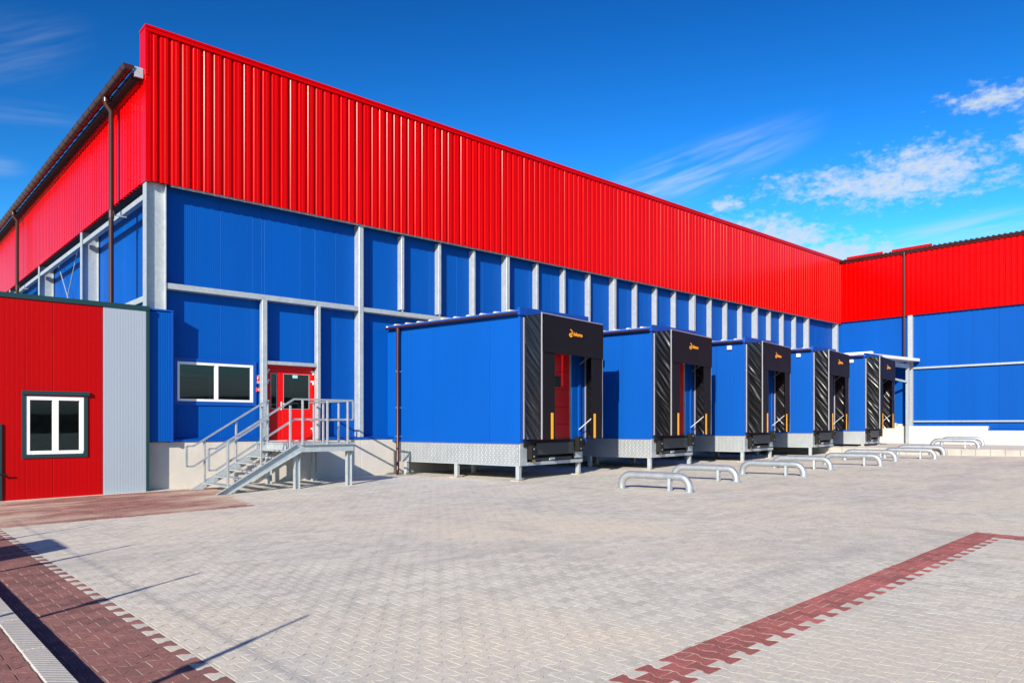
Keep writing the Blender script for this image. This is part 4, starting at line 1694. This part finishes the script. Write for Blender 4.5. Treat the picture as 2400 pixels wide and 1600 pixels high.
# ------------------------------------------------------------------ right wing
def build_wing():
    t = thing("wing_building", "red and blue wing across the far right end of the yard", "building", (XE, 8, TZ))
    zt, zb = 11.12, 7.66
    y1, y0 = YF - 0.02, -6.0
    mes = [sheet_mesh("cladding_sheet", zt - zb, seed=q + 40) for q in range(5)]
    y = y1
    while y - 4 * P_ > y0:
        shared("cladding_sheet", random.choice(mes), t, (XE, y, zb), (0, 0, -math.pi / 2))
        y -= 4 * P_
    part("cladding_core", MB().box(XE + 0.06, XE + 0.4, y0, y1 + 0.4, zb + 0.03, zt), 'red', t)
    panel_run(t, "wall_panel", y0, YW - 0.01, XE + 0.19, 1.42, 7.8, 'y', 'blue', 1.15)
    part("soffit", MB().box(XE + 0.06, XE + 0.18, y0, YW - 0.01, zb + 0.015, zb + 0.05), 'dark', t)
    # gutter and roof
    cx, cz, r = XE - 0.11, zt + 0.09, 0.10
    o_ = [(cx - r * math.cos(a), cz - r * math.sin(a)) for a in np.linspace(0, math.pi, 9)]
    i_ = [(cx - (r - .01) * math.cos(a), cz - (r - .01) * math.sin(a)) for a in np.linspace(math.pi, 0, 9)]
    part("gutter", MB().prism(o_ + i_, 'y', y0, y1 + 0.02), 'brown', t, smooth=True)
    mb = MB()
    mb.add([(XE - 0.10, y0, zt + 0.12), (XE - 0.10, y1, zt + 0.12), (XE + 9, y1 + 20, zt + 0.9), (XE + 9, y0, zt + 0.9),
            (XE - 0.10, y0, zt + 0.04), (XE - 0.10, y1, zt + 0.04), (XE + 9, y1 + 20, zt + 0.82), (XE + 9, y0, zt + 0.82)],
           [(0, 1, 2, 3), (4, 7, 6, 5), (0, 4, 5, 1), (1, 5, 6, 2), (2, 6, 7, 3), (3, 7, 4, 0)])
    rf = part("roof", mb, 'roofsheet', t)
    rm = MB().add([(-0.02, -0.05, 0), (-0.02, 0.05, 0), (-0.02, 0.032, 0.055), (-0.02, -0.032, 0.055),
                   (4, -0.05, 0.34), (4, 0.05, 0.34), (4, 0.032, 0.395), (4, -0.032, 0.395)],
                  [(0, 1, 2, 3), (7, 6, 5, 4), (0, 4, 5, 1), (1, 5, 6, 2), (2, 6, 7, 3), (3, 7, 4, 0)]).mesh("roof_rib", M['roofsheet'])
    y = y0 + 0.2
    while y < y1:
        shared("roof_rib", rm, rf, (XE - 0.10, y, zt + 0.118))
        y += 0.25
    for (a, b) in ((16.9, 18.9), (14.35, 16.4)):
        part("roof_flashing", MB().box(XE + 0.02, XE + 0.10, a, b, zt + 0.17, zt + 0.30), 'red', t)
    # downpipe and columns
    py = 15.70
    mb = MB().tube([(XE - 0.11, py, zt), (XE - 0.11, py, 5.3)], 0.055, 12)
    mb.tube([(XE - 0.11, py, zt + 0.02), (XE - 0.11, py, zt - 0.15)], 0.075, 12)
    part("downpipe", mb, 'brown', t, smooth=True)
    part("column", MB().bbox(XE + 0.03, XE + 0.184, 15.32, 15.57, 1.59, zb + 0.01, 0.006), 'galv', t)
    for (z0, z1) in ((4.70, 4.80), (1.80, 1.88)):
        mb = MB()
        mb.box(XE + 0.06, XE + 0.072, 2, 15.3, z0, z1)
        mb.box(XE + 0.072, XE + 0.183, 2, 15.3, z1 - 0.01, z1)
        part("girt", mb, 'galv', t)
    part("base_flashing", MB().prism([(XE + 0.02, 1.36), (XE + 0.19, 1.36), (XE + 0.19, 1.47), (XE + 0.02, 1.405)], 'y', y0, 12.44), 'bluetrim', t)
    mb = MB()
    # concrete blocks of the plinth
    y = 19.2
    while y > y0 + 1.2:
        a = y - 1.25
        top = 1.585 if y > 12.6 else 1.357
        part("plinth_block", MB().bbox(XE - 0.03 - (0.05 if top > 1.5 else 0.0), XE + 0.5, a + 0.005, y - 0.005, TZ - 0.1, top, 0.006), 'block', t)
        y = a


build_wing()


def build_canopy():
    t = thing("canopy", "white flat canopy on steel posts between the farthest dock and the wing", "canopy", (42, 15, TZ))
    part("canopy_slab", MB().prism([(37.1, 4.98), (43.46, 5.10), (43.46, 5.25), (37.1, 5.12)], 'y', 14.92, 19.2), 'white', t)
    part("canopy_lip", MB().prism([(37.08, 4.99), (37.3, 4.99), (37.3, 5.22), (37.08, 5.22)], 'y', 14.90, 19.2), 'white', t)
    part("canopy_post", MB().bbox(42.95, 43.10, 15.32, 15.47, TZ, 5.06, 0.006), 'galv', t)
    part("canopy_beam", MB().box(39.5, 42.94, 15.34, 15.46, 4.72, 4.95), 'galv', t)
    part("canopy_beam", MB().box(39.5, 43.4, 16.8, 16.92, 4.05, 4.18), 'galv', t)
    part("canopy_brace", MB().bar((42.95, 15.4, 3.98), (40.2, 16.2, 4.35), 0.09, 0.10), 'galv', t)
    for k in range(3):
        y = 15.85 + k * 0.30
        s_ = MB().bbox(XE - 0.05, XE + 0.16, y, y + 0.22, 1.587, 1.70 + 0.05 * (k % 2), 0.01)
        solo("slab_stack", s_, 'block', ["pale slab stack beside the canopy post, on the plinth ledge", "middle one of three pale slab stacks on the plinth ledge under the canopy",
             "pale slab stack nearest the docks on the plinth ledge under the canopy"][k], "slab stack", group="slab stacks on the plinth ledge")


build_canopy()


# ------------------------------------------------------------------ fence left of the frame: only its shadow shows
def build_fence():
    t = thing("boundary_fence", "row of tall fence posts and a board outside the left edge, seen by their shadows", "fence", (-1.6, 7, 0.08))
    for y in (3.25, 5.74, 8.28, 10.80):
        mb = MB()
        mb.tube([(-1.6, y, 0.06), (-1.6, y, 1.95)], 0.030, 8)
        mb.tube([(-1.6, y, 1.93), (-1.6, y, 2.26)], 0.018, 8)
        mb.box(-1.65, -1.55, y - 0.045, y + 0.045, 1.62, 1.70)
        part("fence_post", mb, 'galv', t)
    part("fence_board", MB().box(-1.62, -1.58, 9.0, 10.12, 0.95, 1.90), 'white', t)
    part("fence_board", MB().box(-1.62, -1.58, 8.75, 10.12, 0.30, 0.93), 'white', t)
    for z in (0.5, 1.2, 1.88):
        part("fence_wire", MB().tube([(-1.6, 1.0, z), (-1.6, 13.0, z)], 0.004, 5), 'galv', t)


build_fence()
